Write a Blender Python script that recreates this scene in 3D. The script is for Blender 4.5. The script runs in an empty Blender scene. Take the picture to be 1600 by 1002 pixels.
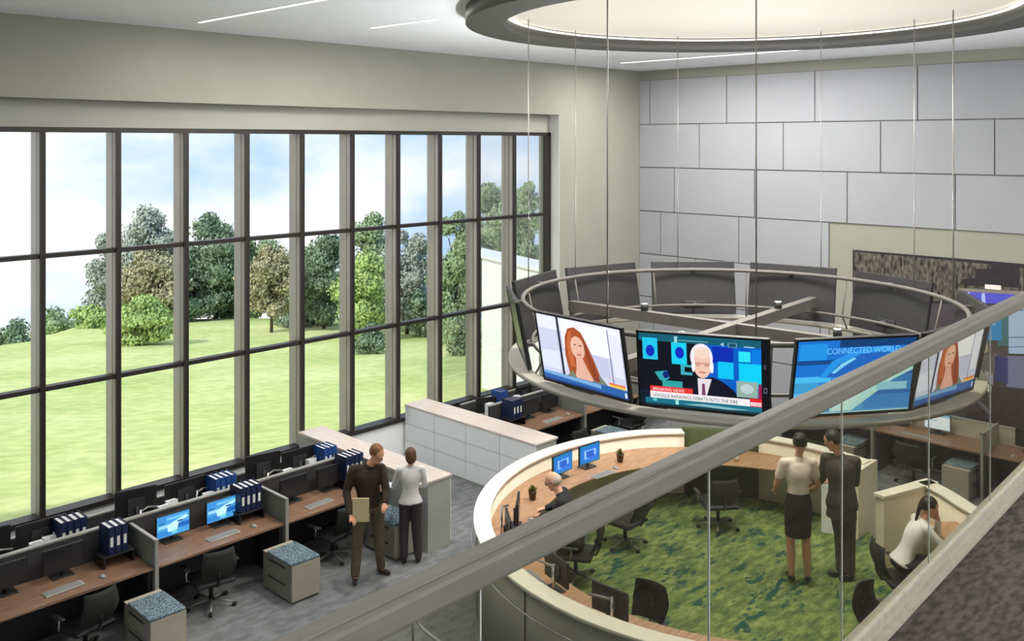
import bpy, bmesh, math, random
from mathutils import Vector, Matrix, noise
random.seed(7)
COL = bpy.context.scene.collection
PI = math.pi
R = math.radians
H = 5.7                       # eye height

# ------------------------------------------------------------------ materials
MATS = {}
def mat(name, col, rough=0.6, metal=0.0, noise_amt=0.0, noise_scale=8.0, col2=None, spec=0.5, bump=0.0, stretch=None, emit=None, estr=1.0, detail=6.0, ramp=(0.35, 0.65)):
    if name in MATS: return MATS[name]
    m = bpy.data.materials.new(name); m.use_nodes = True
    nt = m.node_tree; b = nt.nodes['Principled BSDF']
    b.inputs['Base Color'].default_value = (*col, 1); b.inputs['Roughness'].default_value = rough
    b.inputs['Metallic'].default_value = metal; b.inputs['Specular IOR Level'].default_value = spec
    if emit:
        b.inputs['Emission Color'].default_value = (*emit, 1); b.inputs['Emission Strength'].default_value = estr
    if noise_amt > 0 or col2 or bump > 0:
        tc = nt.nodes.new('ShaderNodeTexCoord'); mp = nt.nodes.new('ShaderNodeMapping')
        nt.links.new(tc.outputs['Object'], mp.inputs[0])
        if stretch: mp.inputs['Scale'].default_value = stretch
        n = nt.nodes.new('ShaderNodeTexNoise'); n.inputs['Scale'].default_value = noise_scale; n.inputs['Detail'].default_value = detail
        nt.links.new(mp.outputs[0], n.inputs['Vector'])
        r = nt.nodes.new('ShaderNodeValToRGB')
        c2 = col2 if col2 else tuple(max(0, c * (1 - noise_amt)) for c in col)
        r.color_ramp.elements[0].position = ramp[0]; r.color_ramp.elements[1].position = ramp[1]
        r.color_ramp.elements[0].color = (*c2, 1); r.color_ramp.elements[1].color = (*col, 1)
        nt.links.new(n.outputs['Fac'], r.inputs[0]); nt.links.new(r.outputs[0], b.inputs['Base Color'])
        if bump > 0:
            bp = nt.nodes.new('ShaderNodeBump'); bp.inputs['Strength'].default_value = bump
            nt.links.new(n.outputs['Fac'], bp.inputs['Height']); nt.links.new(bp.outputs[0], b.inputs['Normal'])
    MATS[name] = m
    return m
def emis(name, col, s=1.0):
    if name in MATS: return MATS[name]
    m = bpy.data.materials.new(name); m.use_nodes = True; nt = m.node_tree
    b = nt.nodes['Principled BSDF']; b.inputs['Base Color'].default_value = (col[0]*.3, col[1]*.3, col[2]*.3, 1); b.inputs['Roughness'].default_value = .4
    b.inputs['Emission Color'].default_value = (*col, 1); b.inputs['Emission Strength'].default_value = s
    MATS[name] = m
    return m
def glassmat(name, tint, gloss=0.08):
    m = bpy.data.materials.new(name); m.use_nodes = True; nt = m.node_tree; nt.nodes.clear()
    o = nt.nodes.new('ShaderNodeOutputMaterial'); t = nt.nodes.new('ShaderNodeBsdfTransparent'); g = nt.nodes.new('ShaderNodeBsdfGlossy')
    t.inputs[0].default_value = (*tint, 1); g.inputs['Roughness'].default_value = 0.02
    f = nt.nodes.new('ShaderNodeFresnel'); f.inputs[0].default_value = 1.45
    mu = nt.nodes.new('ShaderNodeMath'); mu.operation = 'MULTIPLY'; mu.inputs[1].default_value = gloss
    mx = nt.nodes.new('ShaderNodeMixShader')
    nt.links.new(f.outputs[0], mu.inputs[0]); nt.links.new(mu.outputs[0], mx.inputs[0])
    nt.links.new(t.outputs[0], mx.inputs[1]); nt.links.new(g.outputs[0], mx.inputs[2]); nt.links.new(mx.outputs[0], o.inputs[0])
    MATS[name] = m
    return m

def s2l(r, g, b):
    f = lambda c: ((c/255)/12.92 if c/255 <= .04045 else ((c/255+.055)/1.055)**2.4)
    return (f(r), f(g), f(b))

M = dict(
 wall=mat('wall_paint', s2l(162,163,151), .8, noise_amt=.04, noise_scale=2),
 band=mat('wall_band_paint', s2l(176,177,168), .8, noise_amt=.03, noise_scale=2),
 white=mat('white_paint', s2l(236,238,240), .6, noise_amt=.03, noise_scale=3),
 ceiling=mat('ceiling_paint', s2l(244,246,252), .85, noise_amt=.03, noise_scale=1.5),
 panel=mat('wall_panel', s2l(168,171,178), .55, noise_amt=.04, noise_scale=1.2),
 joint=mat('panel_joint', s2l(120,120,122), .8),
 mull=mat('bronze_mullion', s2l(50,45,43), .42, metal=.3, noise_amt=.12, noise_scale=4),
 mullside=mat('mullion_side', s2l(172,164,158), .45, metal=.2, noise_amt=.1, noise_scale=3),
 glass=glassmat('window_glass', (.97,.985,.98), .35),
 rglass=glassmat('railing_glass', (.87,.87,.81), .25),
 carpet=mat('grey_carpet', s2l(128,131,133), .95, col2=s2l(104,107,109), noise_scale=4, stretch=(1.2,2.4,1), bump=.15, detail=12, ramp=(.36,.62)),
 mezz=mat('dark_carpet', s2l(100,92,84), .95, col2=s2l(60,55,50), noise_scale=14, stretch=(1,2.6,1), bump=.3, detail=14, ramp=(.38,.62)),
 curb=mat('stone_curb', s2l(205,198,184), .55, col2=s2l(192,184,170), noise_scale=30, noise_amt=.2),
 ring=mat('ring_grey', s2l(58,57,54), .6, noise_amt=.1),
 dome=mat('dome_paint', s2l(222,214,198), .8, noise_amt=.03),
 wood=mat('oak_top', s2l(184,146,112), .4, col2=s2l(150,112,82), noise_scale=3, stretch=(1,14,14), detail=8),
 walnut=mat('walnut_top', s2l(150,118,96), .38, col2=s2l(112,84,66), noise_scale=3, stretch=(1.2,16,16), detail=8),
 counter=mat('pale_wood_top', s2l(226,214,206), .4, col2=s2l(208,192,182), noise_scale=3, stretch=(14,1.2,14), detail=8),
 lam=mat('white_laminate', s2l(234,238,240), .45, noise_amt=.03),
 lamg=mat('grey_laminate', s2l(176,178,172), .5, noise_amt=.05),
 sage=mat('partition_sage', s2l(118,124,116), .75, noise_amt=.12, noise_scale=30),
 alu=mat('pale_aluminium', s2l(186,184,178), .4, metal=.5, noise_amt=.06),
 fabric=mat('dark_panel_fabric', s2l(58,58,60), .85, noise_amt=.25, noise_scale=60),
 black=mat('black_plastic', s2l(24,24,26), .45, noise_amt=.2, noise_scale=20),
 dark=mat('dark_grey_plastic', s2l(46,48,50), .5, noise_amt=.1, noise_scale=20),
 off=mat('screen_off', s2l(40,40,43), .25, noise_amt=.1),
 tvback=mat('display_back', s2l(46,46,47), .5, noise_amt=.08),
 putty=mat('cabinet_putty', s2l(176,170,154), .55, noise_amt=.05),
 drawer=mat('drawer_grey', s2l(128,126,116), .55, noise_amt=.06),
 cushion=mat('patterned_cushion', s2l(128,148,158), .9, col2=s2l(58,78,88), noise_scale=55, detail=2, ramp=(.45,.55)),
 chrome=mat('chrome', s2l(205,205,205), .2, metal=.9, noise_amt=.03),
 steel=mat('brushed_steel', s2l(140,138,134), .38, metal=.55, noise_amt=.06, noise_scale=10),
 truss=mat('frame_grey', s2l(106,103,98), .5, metal=.2, noise_amt=.06),
 basering=mat('base_ring_metal', s2l(160,157,146), .5, metal=.1, noise_amt=.05),
 rail=mat('rail_metal', s2l(142,138,130), .6, metal=.1, noise_amt=.08, noise_scale=6, stretch=(1,8,8)),
 mesh=mat('chair_mesh', s2l(34,36,33), .8, noise_amt=.3, noise_scale=120),
 binder=mat('navy_binder', s2l(20,34,72), .5, noise_amt=.15),
 blueb=mat('blue_binder', s2l(28,72,140), .5, noise_amt=.15),
 label=mat('white_label', s2l(225,225,220), .7, noise_amt=.03),
 paper=mat('white_paper', s2l(238,238,240), .8, noise_amt=.03),
 rim=mat('pod_rim', s2l(226,221,209), .45, noise_amt=.02),
 podin=mat('pod_inner_wall', s2l(232,220,200), .6, noise_amt=.05),
 podout=mat('pod_outer_wall', s2l(150,152,138), .6, noise_amt=.06, noise_scale=3),
 olive=mat('dark_green_panel', s2l(64,74,38), .8, noise_amt=.2, noise_scale=20),
 potm=mat('clay_pot', s2l(92,70,52), .8, noise_amt=.2, noise_scale=20),
 leaf=mat('houseplant_leaf', s2l(112,118,44), .6, noise_amt=.3, noise_scale=30),
 skin=mat('skin', s2l(206,150,118), .55, noise_amt=.06, noise_scale=12),
 skin2=mat('skin_light', s2l(222,172,146), .55, noise_amt=.06, noise_scale=12),
 key=mat('keyboard_grey', s2l(150,150,148), .5, noise_amt=.1, noise_scale=60),
 bark=mat('bark', s2l(84,72,58), .95, noise_amt=.35, noise_scale=8),
 bldg=mat('white_render', s2l(240,241,246), .8, noise_amt=.03),
)
# green pod carpet with dark teal flecks
def green_carpet():
    m = bpy.data.materials.new('green_carpet'); m.use_nodes = True; nt = m.node_tree; b = nt.nodes['Principled BSDF']; b.inputs['Roughness'].default_value = .95
    tc = nt.nodes.new('ShaderNodeTexCoord')
    def ns(scale, det, st=(1,1,1)):
        mp = nt.nodes.new('ShaderNodeMapping'); mp.inputs['Scale'].default_value = st; mp.inputs['Rotation'].default_value = (0,0,R(46))
        nt.links.new(tc.outputs['Object'], mp.inputs[0])
        n = nt.nodes.new('ShaderNodeTexNoise'); n.inputs['Scale'].default_value = scale; n.inputs['Detail'].default_value = det; n.inputs['Roughness'].default_value = .65
        nt.links.new(mp.outputs[0], n.inputs['Vector']); return n
    def ramp(n, stops):
        r = nt.nodes.new('ShaderNodeValToRGB'); e = r.color_ramp.elements
        e[0].position, e[0].color = stops[0][0], (*stops[0][1], 1); e[1].position, e[1].color = stops[1][0], (*stops[1][1], 1)
        for p, c in stops[2:]:
            x = e.new(p); x.color = (*c, 1)
        nt.links.new(n.outputs['Fac'], r.inputs[0]); return r
    a = ramp(ns(4.5, 12, (1,2.4,1)), [(.32, s2l(62,84,50)), (.5, s2l(106,126,70)), (.68, s2l(152,162,100))])
    f = ramp(ns(2.7, 5, (1,2.4,1)), [(.565, (0,0,0)), (.61, (1,1,1))])
    mx = nt.nodes.new('ShaderNodeMixRGB'); nt.links.new(f.outputs[0], mx.inputs[0]); nt.links.new(a.outputs[0], mx.inputs[1])
    mx.inputs[2].default_value = (*s2l(24,78,66), 1); nt.links.new(mx.outputs[0], b.inputs['Base Color']); return m
M['green'] = green_carpet()
def meadow():
    m = bpy.data.materials.new('meadow_grass'); m.use_nodes = True; nt = m.node_tree; b = nt.nodes['Principled BSDF']; b.inputs['Roughness'].default_value = 1; b.inputs['Specular IOR Level'].default_value = .1
    tc = nt.nodes.new('ShaderNodeTexCoord'); outs = []
    for sc, st, stops in ((2.6, (1,1.4,1), [(.3, s2l(146,168,92)), (.7, s2l(216,220,146))]), (.16, (1,1.6,1), [(.35, s2l(174,192,122)), (.65, s2l(230,230,176))])):
        mp = nt.nodes.new('ShaderNodeMapping'); mp.inputs['Scale'].default_value = st; mp.inputs['Rotation'].default_value = (0,0,R(40)); nt.links.new(tc.outputs['Object'], mp.inputs[0])
        n = nt.nodes.new('ShaderNodeTexNoise'); n.inputs['Scale'].default_value = sc; n.inputs['Detail'].default_value = 12; nt.links.new(mp.outputs[0], n.inputs['Vector'])
        r = nt.nodes.new('ShaderNodeValToRGB'); e = r.color_ramp.elements
        for i, (p, c) in enumerate(stops): e[i].position = p; e[i].color = (*c, 1)
        nt.links.new(n.outputs['Fac'], r.inputs[0]); outs.append(r)
    mx = nt.nodes.new('ShaderNodeMixRGB'); mx.inputs[0].default_value = .5
    nt.links.new(outs[0].outputs[0], mx.inputs[1]); nt.links.new(outs[1].outputs[0], mx.inputs[2]); nt.links.new(mx.outputs[0], b.inputs['Base Color']); return m
M['meadow'] = meadow()

# ------------------------------------------------------------------ builders
class MB:
    """collects shapes, links them as one mesh object"""
    def __init__(s): s.v = []; s.f = []; s.m = []; s.sm = []; s.mats = []
    def mi(s, m):
        if m not in s.mats: s.mats.append(m)
        return s.mats.index(m)
    def add(s, vs, fs, m, smooth=False):
        o = len(s.v); i = s.mi(m); s.v += [tuple(v) for v in vs]
        for f in fs: s.f.append([o + k for k in f]); s.m.append(i); s.sm.append(smooth)
    def box(s, x0, x1, y0, y1, z0, z1, m, mtx=None, b=0.0):
        if b > 0:
            bm = bmesh.new(); bmesh.ops.create_cube(bm, size=1)
            for v in bm.verts: v.co = Vector(((x0+x1)/2 + v.co.x*(x1-x0), (y0+y1)/2 + v.co.y*(y1-y0), (z0+z1)/2 + v.co.z*(z1-z0)))
            bmesh.ops.bevel(bm, geom=bm.edges[:], offset=b, segments=2, affect='EDGES', profile=.5)
            bm.verts.index_update()
            vs = [v.co.copy() for v in bm.verts]; fs = [[v.index for v in f.verts] for f in bm.faces]; bm.free()
        else:
            vs = [Vector((x, y, z)) for z in (z0, z1) for y in (y0, y1) for x in (x0, x1)]
            fs = [(0,2,3,1),(4,5,7,6),(0,1,5,4),(2,6,7,3),(0,4,6,2),(1,3,7,5)]
        if mtx: vs = [mtx @ v for v in vs]
        s.add(vs, fs, m)
    def prism(s, poly, z0, z1, m, mtx=None, mtop=None):
        n = len(poly); vs = [Vector((x, y, z0)) for x, y in poly] + [Vector((x, y, z1)) for x, y in poly]
        if mtx: vs = [mtx @ v for v in vs]
        s.add(vs, [tuple(range(n-1, -1, -1))] + [(i, (i+1) % n, n + (i+1) % n, n + i) for i in range(n)], m)
        s.add(vs[n:], [tuple(range(n))], mtop or m)
    def cyl(s, p0, p1, r0, m, r1=None, n=12, smooth=True):
        s.tube([p0, p1], r0, m, n, r_end=r1, smooth=smooth)
    def tube(s, pts, r, m, n=10, closed=False, r_end=None, smooth=True, radii=None):
        pts = [Vector(p) for p in pts]; k = len(pts); vs = []; up = None
        for i, p in enumerate(pts):
            if closed: t = (pts[(i+1) % k] - pts[i-1]).normalized()
            else: t = (pts[min(i+1, k-1)] - pts[max(i-1, 0)]).normalized()
            if up is None: up = Vector((0,0,1)) if abs(t.z) < .9 else Vector((1,0,0))
            a = t.cross(up)
            if a.length < 1e-4: a = t.cross(Vector((0,1,0)))
            a.normalize(); b = a.cross(t).normalized(); up = b
            rr = radii[i] if radii else (r if r_end is None else r + (r_end - r) * i / (k-1))
            for j in range(n):
                an = 2*PI*j/n; vs.append(p + a*math.cos(an)*rr + b*math.sin(an)*rr)
        fs = []
        for i in range(k if closed else k-1):
            i2 = (i+1) % k
            for j in range(n): fs.append((i*n+j, i*n+(j+1) % n, i2*n+(j+1) % n, i2*n+j))
        s.add(vs, fs, m, smooth)
        if not closed: s.add(vs[:n], [tuple(range(n-1, -1, -1))], m); s.add(vs[-n:], [tuple(range(n))], m)
    def lathe(s, prof, m, c=(0,0,0), n=16, smooth=True):
        vs = [(c[0]+r*math.cos(2*PI*j/n), c[1]+r*math.sin(2*PI*j/n), c[2]+z) for r, z in prof for j in range(n)]
        fs = [(i*n+j, i*n+(j+1) % n, (i+1)*n+(j+1) % n, (i+1)*n+j) for i in range(len(prof)-1) for j in range(n)]
        s.add(vs, fs, m, smooth)
    def sphere(s, c, r, m, sub=2, mtx=None, fn=None):
        bm = bmesh.new(); bmesh.ops.create_icosphere(bm, subdivisions=sub, radius=1)
        rr = r if hasattr(r, '__len__') else (r, r, r); vs = []
        for v in bm.verts:
            q = Vector((v.co.x*rr[0], v.co.y*rr[1], v.co.z*rr[2]))
            if fn: q = fn(q, v.co)
            if mtx: q = mtx @ q
            vs.append(q + Vector(c))
        fs = [[v.index for v in f.verts] for f in bm.faces]; bm.free(); s.add(vs, fs, m, True)
    def sheet(s, inner, outer, z0, z1, m, mtop=None, mi_=None, mo=None, closed=False):
        """ring strip between two polylines (same length), extruded z0..z1"""
        k = len(inner); vs = [(x, y, z) for z in (z0, z1) for L in (inner, outer) for x, y in L]
        I0, O0, I1, O1 = 0, k, 2*k, 3*k; rng = range(k if closed else k-1); nx = lambda i: (i+1) % k
        s.add(vs, [(I1+i, O1+i, O1+nx(i), I1+nx(i)) for i in rng], mtop or m)
        s.add(vs, [(I0+i, I0+nx(i), O0+nx(i), O0+i) for i in rng], m)
        s.add(vs, [(I0+i, I1+i, I1+nx(i), I0+nx(i)) for i in rng], mi_ or m, True)
        s.add(vs, [(O0+i, O0+nx(i), O1+nx(i), O1+i) for i in rng], mo or m, True)
        if not closed: s.add(vs, [(I0, O0, O1, I1), (I0+k-1, I1+k-1, O1+k-1, O0+k-1)], m)
    def build(s, name, parent=None, loc=None, rotz=None, fix=True):
        me = bpy.data.meshes.new(name); me.from_pydata(s.v, [], s.f)
        for m in s.mats: me.materials.append(m)
        for p, i, sm in zip(me.polygons, s.m, s.sm): p.material_index = i; p.use_smooth = sm
        if fix:
            bm = bmesh.new(); bm.from_mesh(me); bmesh.ops.remove_doubles(bm, verts=bm.verts, dist=1e-5)
            bmesh.ops.recalc_face_normals(bm, faces=bm.faces); bm.to_mesh(me); bm.free()
        me.update()
        o = bpy.data.objects.new(name, me); COL.objects.link(o)
        if parent: o.parent = parent
        if loc is not None: o.location = loc
        if rotz is not None: o.rotation_euler = (0, 0, rotz)
        return o
def thing(name, label, cat, loc=(0,0,0), rotz=0.0, group=None):
    o = bpy.data.objects.new(name, None); COL.objects.link(o); o.empty_display_size = .1
    o.location = loc; o.rotation_euler = (0, 0, rotz); o['label'] = label; o['category'] = cat
    if group: o['group'] = group
    return o
def tag(o, label, cat, group=None, kind=None):
    if label: o['label'] = label
    if cat: o['category'] = cat
    if group: o['group'] = group
    if kind: o['kind'] = kind
    return o
def struct(o): o['kind'] = 'structure'; return o
def dup(root, label, loc, rotz=0.0, group=None):
    r = root.copy(); COL.objects.link(r); r.location = loc; r.rotation_euler = (0, 0, rotz); r['label'] = label
    if group: r['group'] = group
    for ch in list(root.children):
        c = ch.copy(); COL.objects.link(c); c.parent = r
        for g in list(ch.children):
            d = g.copy(); COL.objects.link(d); d.parent = c
    return r
class Proto:
    """first use moves the prototype itself, later uses copy it"""
    def __init__(s, mk): s.mk = mk; s.first = None
    def put(s, label, loc, rotz=0.0, group=None):
        if s.first is None:
            s.first = s.mk(); s.first['label'] = label; s.first.location = loc; s.first.rotation_euler = (0, 0, rotz)
            if group: s.first['group'] = group
            return s.first
        return dup(s.first, label, loc, rotz, group)
def copy_one(o, loc, rotz, label, group=None):
    c = o.copy(); COL.objects.link(c); c.location = loc; c.rotation_euler = (0,0,rotz); c['label'] = label
    if group: c['group'] = group
    return c

# ------------------------------------------------------------------ camera
cam = bpy.data.cameras.new('camera'); co = bpy.data.objects.new('camera', cam); COL.objects.link(co)
cam.sensor_width = 36; cam.lens = 36*1446/1600; cam.shift_y = -(501-222)/1600; cam.clip_start = .05; cam.clip_end = 1000
YAW = math.atan2(.694, .7197)
co.location = (0, 0, H); co.rotation_euler = (PI/2, 0, YAW - PI/2)
bpy.context.scene.camera = co

# ------------------------------------------------------------------ room shell
XB, YW, YF, ZC = 17.44, 13.0, 12.71, 7.33
XL, YS = -4.0, -5.0
ZS, ZH, ZR = .69, 5.9, 6.27
XR = 14.62
b = MB(); b.box(XL, XB, YS, YW+.3, -.25, 0, M['carpet']); struct(b.build('floor'))
b = MB(); b.box(XL, XB+.4, YS, YW+.3, ZC, ZC+.3, M['ceiling']); struct(b.build('ceiling'))
b = MB()
b.box(XL, XB, YF, YW+.3, ZR, ZC, M['wall'])                 # above recess
b.box(XR, XB, YF, YW+.3, 0, ZR, M['wall'])                  # right of window
b.box(XL, XR, YW-.02, YW+.3, ZH, ZR, M['band'])             # recessed band over the window head
b.box(XL, XR, YW-.05, YW+.3, 0, ZS, M['white'])             # low wall under sill
b.box(XL, .42, YW-.02, YW+.3, ZS, ZH, M['wall'])
b.box(XR-.012, XR, YF+.005, YW+.02, 0, ZR, M['white'])      # reveal face whitened to stand for daylight on it
struct(b.build('wall_north'))
b = MB()
b.box(XB, XB+.3, YS, YW+.3, -.25, ZC, M['wall'])
struct(b.build('wall_east'))
b = MB(); b.box(XL-.3, XL, YS, YW+.3, -.25, ZC, M['wall']); struct(b.build('wall_west'))
b = MB(); b.box(XL-.3, XB+.3, YS-.3, YS, -.25, ZC, M['wall']); struct(b.build('wall_south'))

# acoustic panels on the east wall: one cladding structure, joints left as real gaps
b = MB()
rows = [(6.10, 7.12, 12.41), (5.12, 6.10, 11.10), (4.12, 5.12, 11.75), (3.14, 4.12, 12.12), (2.16, 3.14, 11.2), (1.18, 2.16, 12.3), (.12, 1.18, 11.5)]
g = .012
b.box(XB-.006, XB, 1.0, YF, 4.12, 7.12, M['joint']); b.box(XB-.006, XB, 8.14, YF, .12, 4.12, M['joint'])
for z0, z1, y0 in rows:
    ys = [YF]; y = y0
    lo = -4.0 if z0 >= 4.1 else 8.14
    while y > lo + .05: ys.append(y); y -= 1.99
    ys.append(lo)
    for a, c in zip(ys, ys[1:]):
        if a - c > .06: b.box(XB-.03, XB, c+g, a-g, z0+g, z1-g, M['panel'])
struct(b.build('trim_1'))

# window: frame, mullions with outer fins, transoms, glass
w = thing('window_1', '', ''); del w['label']; del w['category']; struct(w)
w.location = (0, YW, 0)
b = MB()
b.box(.42, XR-.02, -.06, .1, ZH-.07, ZH, M['mull']); b.box(.42, XR-.02, -.10, .12, ZS, ZS+.07, M['mull'])
b.box(XR-.09, XR-.02, -.06, .1, ZS, ZH, M['mull']); b.build('window_frame', w)
for k in range(14):
    x = .49 + k*.9985 + .0
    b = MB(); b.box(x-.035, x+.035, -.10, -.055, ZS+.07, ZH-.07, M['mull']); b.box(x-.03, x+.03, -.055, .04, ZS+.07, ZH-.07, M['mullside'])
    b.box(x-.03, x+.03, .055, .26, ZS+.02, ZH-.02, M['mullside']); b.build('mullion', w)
for z in (2.43, 4.19):
    b = MB(); b.box(.42, XR-.05, -.075, .05, z-.03, z+.03, M['mull']); b.build('transom', w)
b = MB(); b.box(.45, XR-.06, .044, .052, ZS+.03, ZH-.03, M['glass']); b.build('window_pane', w)

# ceiling lights: thin recessed LED slots with area lamps
def ceiling_slot(x, y0, y1, label, e):
    t = thing('linear_ceiling_light', label, 'ceiling light', (x, (y0+y1)/2, ZC), 0, 'linear slot lights in the ceiling'); L = (y1-y0)/2
    b = MB(); b.box(-.035, .035, -L, L, -.006, .0, M['white']); b.build('light_housing', t)
    b = MB(); b.box(-.02, .02, -L+.02, L-.02, -.012, -.006, emis('led_white', (1, .98, .95), 3)); b.build('light_diffuser', t)
    la = bpy.data.lights.new('slot_lamp', 'AREA'); la.shape = 'RECTANGLE'; la.size = .08; la.size_y = 2*L; la.energy = e; la.color = (1, .96, .9)
    lo = bpy.data.objects.new('slot_lamp', la); COL.objects.link(lo); lo.parent = t; lo.location = (0, 0, -.02)
ceiling_slot(6.1, 3.0, 11.8, 'slim ceiling light slot at upper left, above the desks, bright white', 110)
ceiling_slot(8.1, 9.2, 10.6, 'short faint ceiling light slot just left of the ceiling ring', 170)
ceiling_slot(15.25, 7.2, 11.6, 'slim ceiling light slot beyond the ceiling ring toward the back wall', 260)
ceiling_slot(12.2, -2.0, 1.5, 'ceiling light slot outside the right edge over the mezzanine', 260)

# ceiling ring
CX, CY = 10.30, 5.84
def arc(cx, cy, r, a0, a1, n): return [(cx + r*math.cos(R(a0+(a1-a0)*i/n)), cy + r*math.sin(R(a0+(a1-a0)*i/n))) for i in range(n+1)]
t = thing('ceiling_ring', 'large dark grey circular ceiling ring with cream inner recess given a painted glow', 'light fixture', (CX, CY, ZC))
b = MB(); b.sheet(arc(0,0,3.04,0,360,96)[:-1], arc(0,0,3.52,0,360,96)[:-1], -.18, 0, M['ring'], closed=True); b.build('ring_band', t)
b = MB(); b.prism(arc(0,0,3.02,0,360,72)[:-1], -.012, -.002, emis('recess_glow_paint', s2l(206,200,186), .72)); b.build('recess_panel', t)  # light washing the recess is put into the panel colour as emission
b = MB(); b.sheet(arc(0,0,2.985,0,360,96)[:-1], arc(0,0,3.035,0,360,96)[:-1], -.05, -.03, emis('cove_led', (1,.95,.84), 1.6), closed=True); b.build('cove_light', t)
la = bpy.data.lights.new('recess_downlight', 'AREA'); la.shape = 'DISK'; la.size = 2.2; la.energy = 450; la.color = (1,.95,.86)
lo = bpy.data.objects.new('recess_downlight', la); COL.objects.link(lo); lo.parent = t; lo.location = (0,0,-.03)

def fill(label, loc, rz, L, e):  # uplights and troughs added out of view to brighten the ceiling
    t = thing('fill_uplight', label, 'light fixture', loc, rz, 'cove uplights added high on the walls, out of view')
    b = MB(); b.box(-L/2, L/2, -.02, .0, 0, .16, M['white']); b.box(-L/2, L/2, 0, .22, 0, .02, M['white']); b.box(-L/2, L/2, .20, .22, 0, .12, M['white']); b.build('fill_trough', t)
    la = bpy.data.lights.new('fill_lamp', 'AREA'); la.shape = 'RECTANGLE'; la.size = L-.2; la.size_y = .15; la.energy = e; la.color = (1, .99, .98)
    lo = bpy.data.objects.new('fill_lamp', la); COL.objects.link(lo); lo.parent = t; lo.location = (0, .11, .05); lo.rotation_euler = (R(150), 0, 0)
fill('long cove uplight added out of view behind the balcony', (7, YS+.02, 5.9), 0, 18, 1400)
fill('cove uplight added out of view on the left end wall', (XL+.02, 4, 5.9), -PI/2, 14, 500)

# ------------------------------------------------------------------ mezzanine, curb and guard rail
dx, dy = math.cos(R(2.0)), math.sin(R(2.0))
def rl(s, p=0.0): return (s*dx - p*dy, 1.365 + s*dy + p*dx)      # along the rail, p = towards the window
def strip(b, s0, s1, p0, p1, z0, z1, m, bev=0):
    mtx = Matrix.Translation((0, 1.365, 0)) @ Matrix.Rotation(R(2.0), 4, 'Z')
    b.box(s0, s1, p0, p1, z0, z1, m, mtx, bev)
b = MB(); strip(b, XL, 17.2, -6.0, -.07, 3.5, 3.80, M['mezz']); o = struct(b.build('floor_mezzanine'))
b = MB(); strip(b, XL, 17.2, -.072, 0.0, 3.42, 3.82, M['curb']); strip(b, XL, 17.2, -.045, .0, 3.82, 3.88, M['curb'], .008); struct(b.build('trim_2'))
t = thing('glass_guard_rail', 'long grey metal handrail on clear glass panels crossing the foreground', 'railing', (0, 0, 3.82))
def part(b, name, t, label=None):
    o = b.build(name, t); o.location = -Vector(t.location)
    if label: o['label'] = label
    return o
b = MB(); strip(b, -1.5, 16, -.068, .0, 4.79, 4.85, M['rail'], .012); strip(b, -1.5, 16, -.052, -.012, 4.846, 4.856, M['rail'], .004); part(b, 'handrail', t)
for k in range(-1, 12):
    s0 = 1.355 + (k-1)*.93 - .02
    b = MB(); strip(b, s0+.002, s0+.928, -.034, -.029, 3.80, 4.80, M['rglass']); part(b, 'glass_panel', t)
    if k >= 0:
        b = MB(); strip(b, s0-.002, s0+.002, -.034, -.029, 3.86, 4.79, M['lam']); part(b, 'panel_joint_strip', t)

# ------------------------------------------------------------------ suspended ring of displays
TX, TY, TZ = 10.25, 6.03, 3.835
NT = 11; STEP = 360/NT; A0 = -155.5
def tv_matrix(w=None):
    # local frame of a display: x across, y outward normal (screen side), z up; tilted so the face looks down and out
    return Matrix.Rotation(0, 4, 'X')
def make_tv():
    t = thing('ceiling_display', '', 'display')
    W, Hh = .64, .40
    tilt = Matrix.Rotation(R(11), 4, 'X')       # top leans outward (+y)
    def bx(mb, *a, **k): mb.box(*a, mtx=Matrix.Rotation(-R(11), 4, 'X'), **k)
    b = MB(); bx(b, -W, W, -.045, .0, -Hh, Hh, M['tvback'], b=.01); bx(b, -.16, .16, -.065, -.04, -.30, -.20, M['dark'], b=.01); b.build('display_housing', t)
    b = MB()
    for a in ((-W, W, -.004, .008, Hh-.022, Hh), (-W, W, -.004, .008, -Hh, -Hh+.03), (-W, -W+.022, -.004, .008, -Hh, Hh), (W-.022, W, -.004, .008, -Hh, Hh)): bx(b, *a, M['black'])
    b.build('display_bezel', t)
    return t
def shapes_screen(name, t, polys, W, Hh, mtx, y0=.001, base=None):
    """flat picture: coloured polygons in 0..1 screen coordinates (u right as seen from the front, v up)"""
    b = MB()
    def P(u, v, k): return mtx @ Vector((-(u-.5)*2*W, y0 + k, (v-.5)*2*Hh))
    b.add([P(0,0,0), P(1,0,0), P(1,1,0), P(0,1,0)], [(0,1,2,3)], base)
    for i, (m, pl) in enumerate(polys):
        b.add([P(u, v, .00015*(i+1)) for u, v in pl], [tuple(range(len(pl)))], m)
    return b.build(name, t, fix=False)
def rect(u0, v0, u1, v1): return [(u0,v0),(u1,v0),(u1,v1),(u0,v1)]
def ell(cu, cv, ru, rv, n=18, rot=0): 
    return [(cu + ru*math.cos(a)*math.cos(rot) - rv*math.sin(a)*math.sin(rot), cv + ru*math.cos(a)*math.sin(rot) + rv*math.sin(a)*math.cos(rot)) for a in [2*PI*k/n for k in range(n)]]
def EM(r, g, b_, s=1.0): return emis('glow_%d_%d_%d' % (r, g, b_), s2l(r, g, b_), s)
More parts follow.
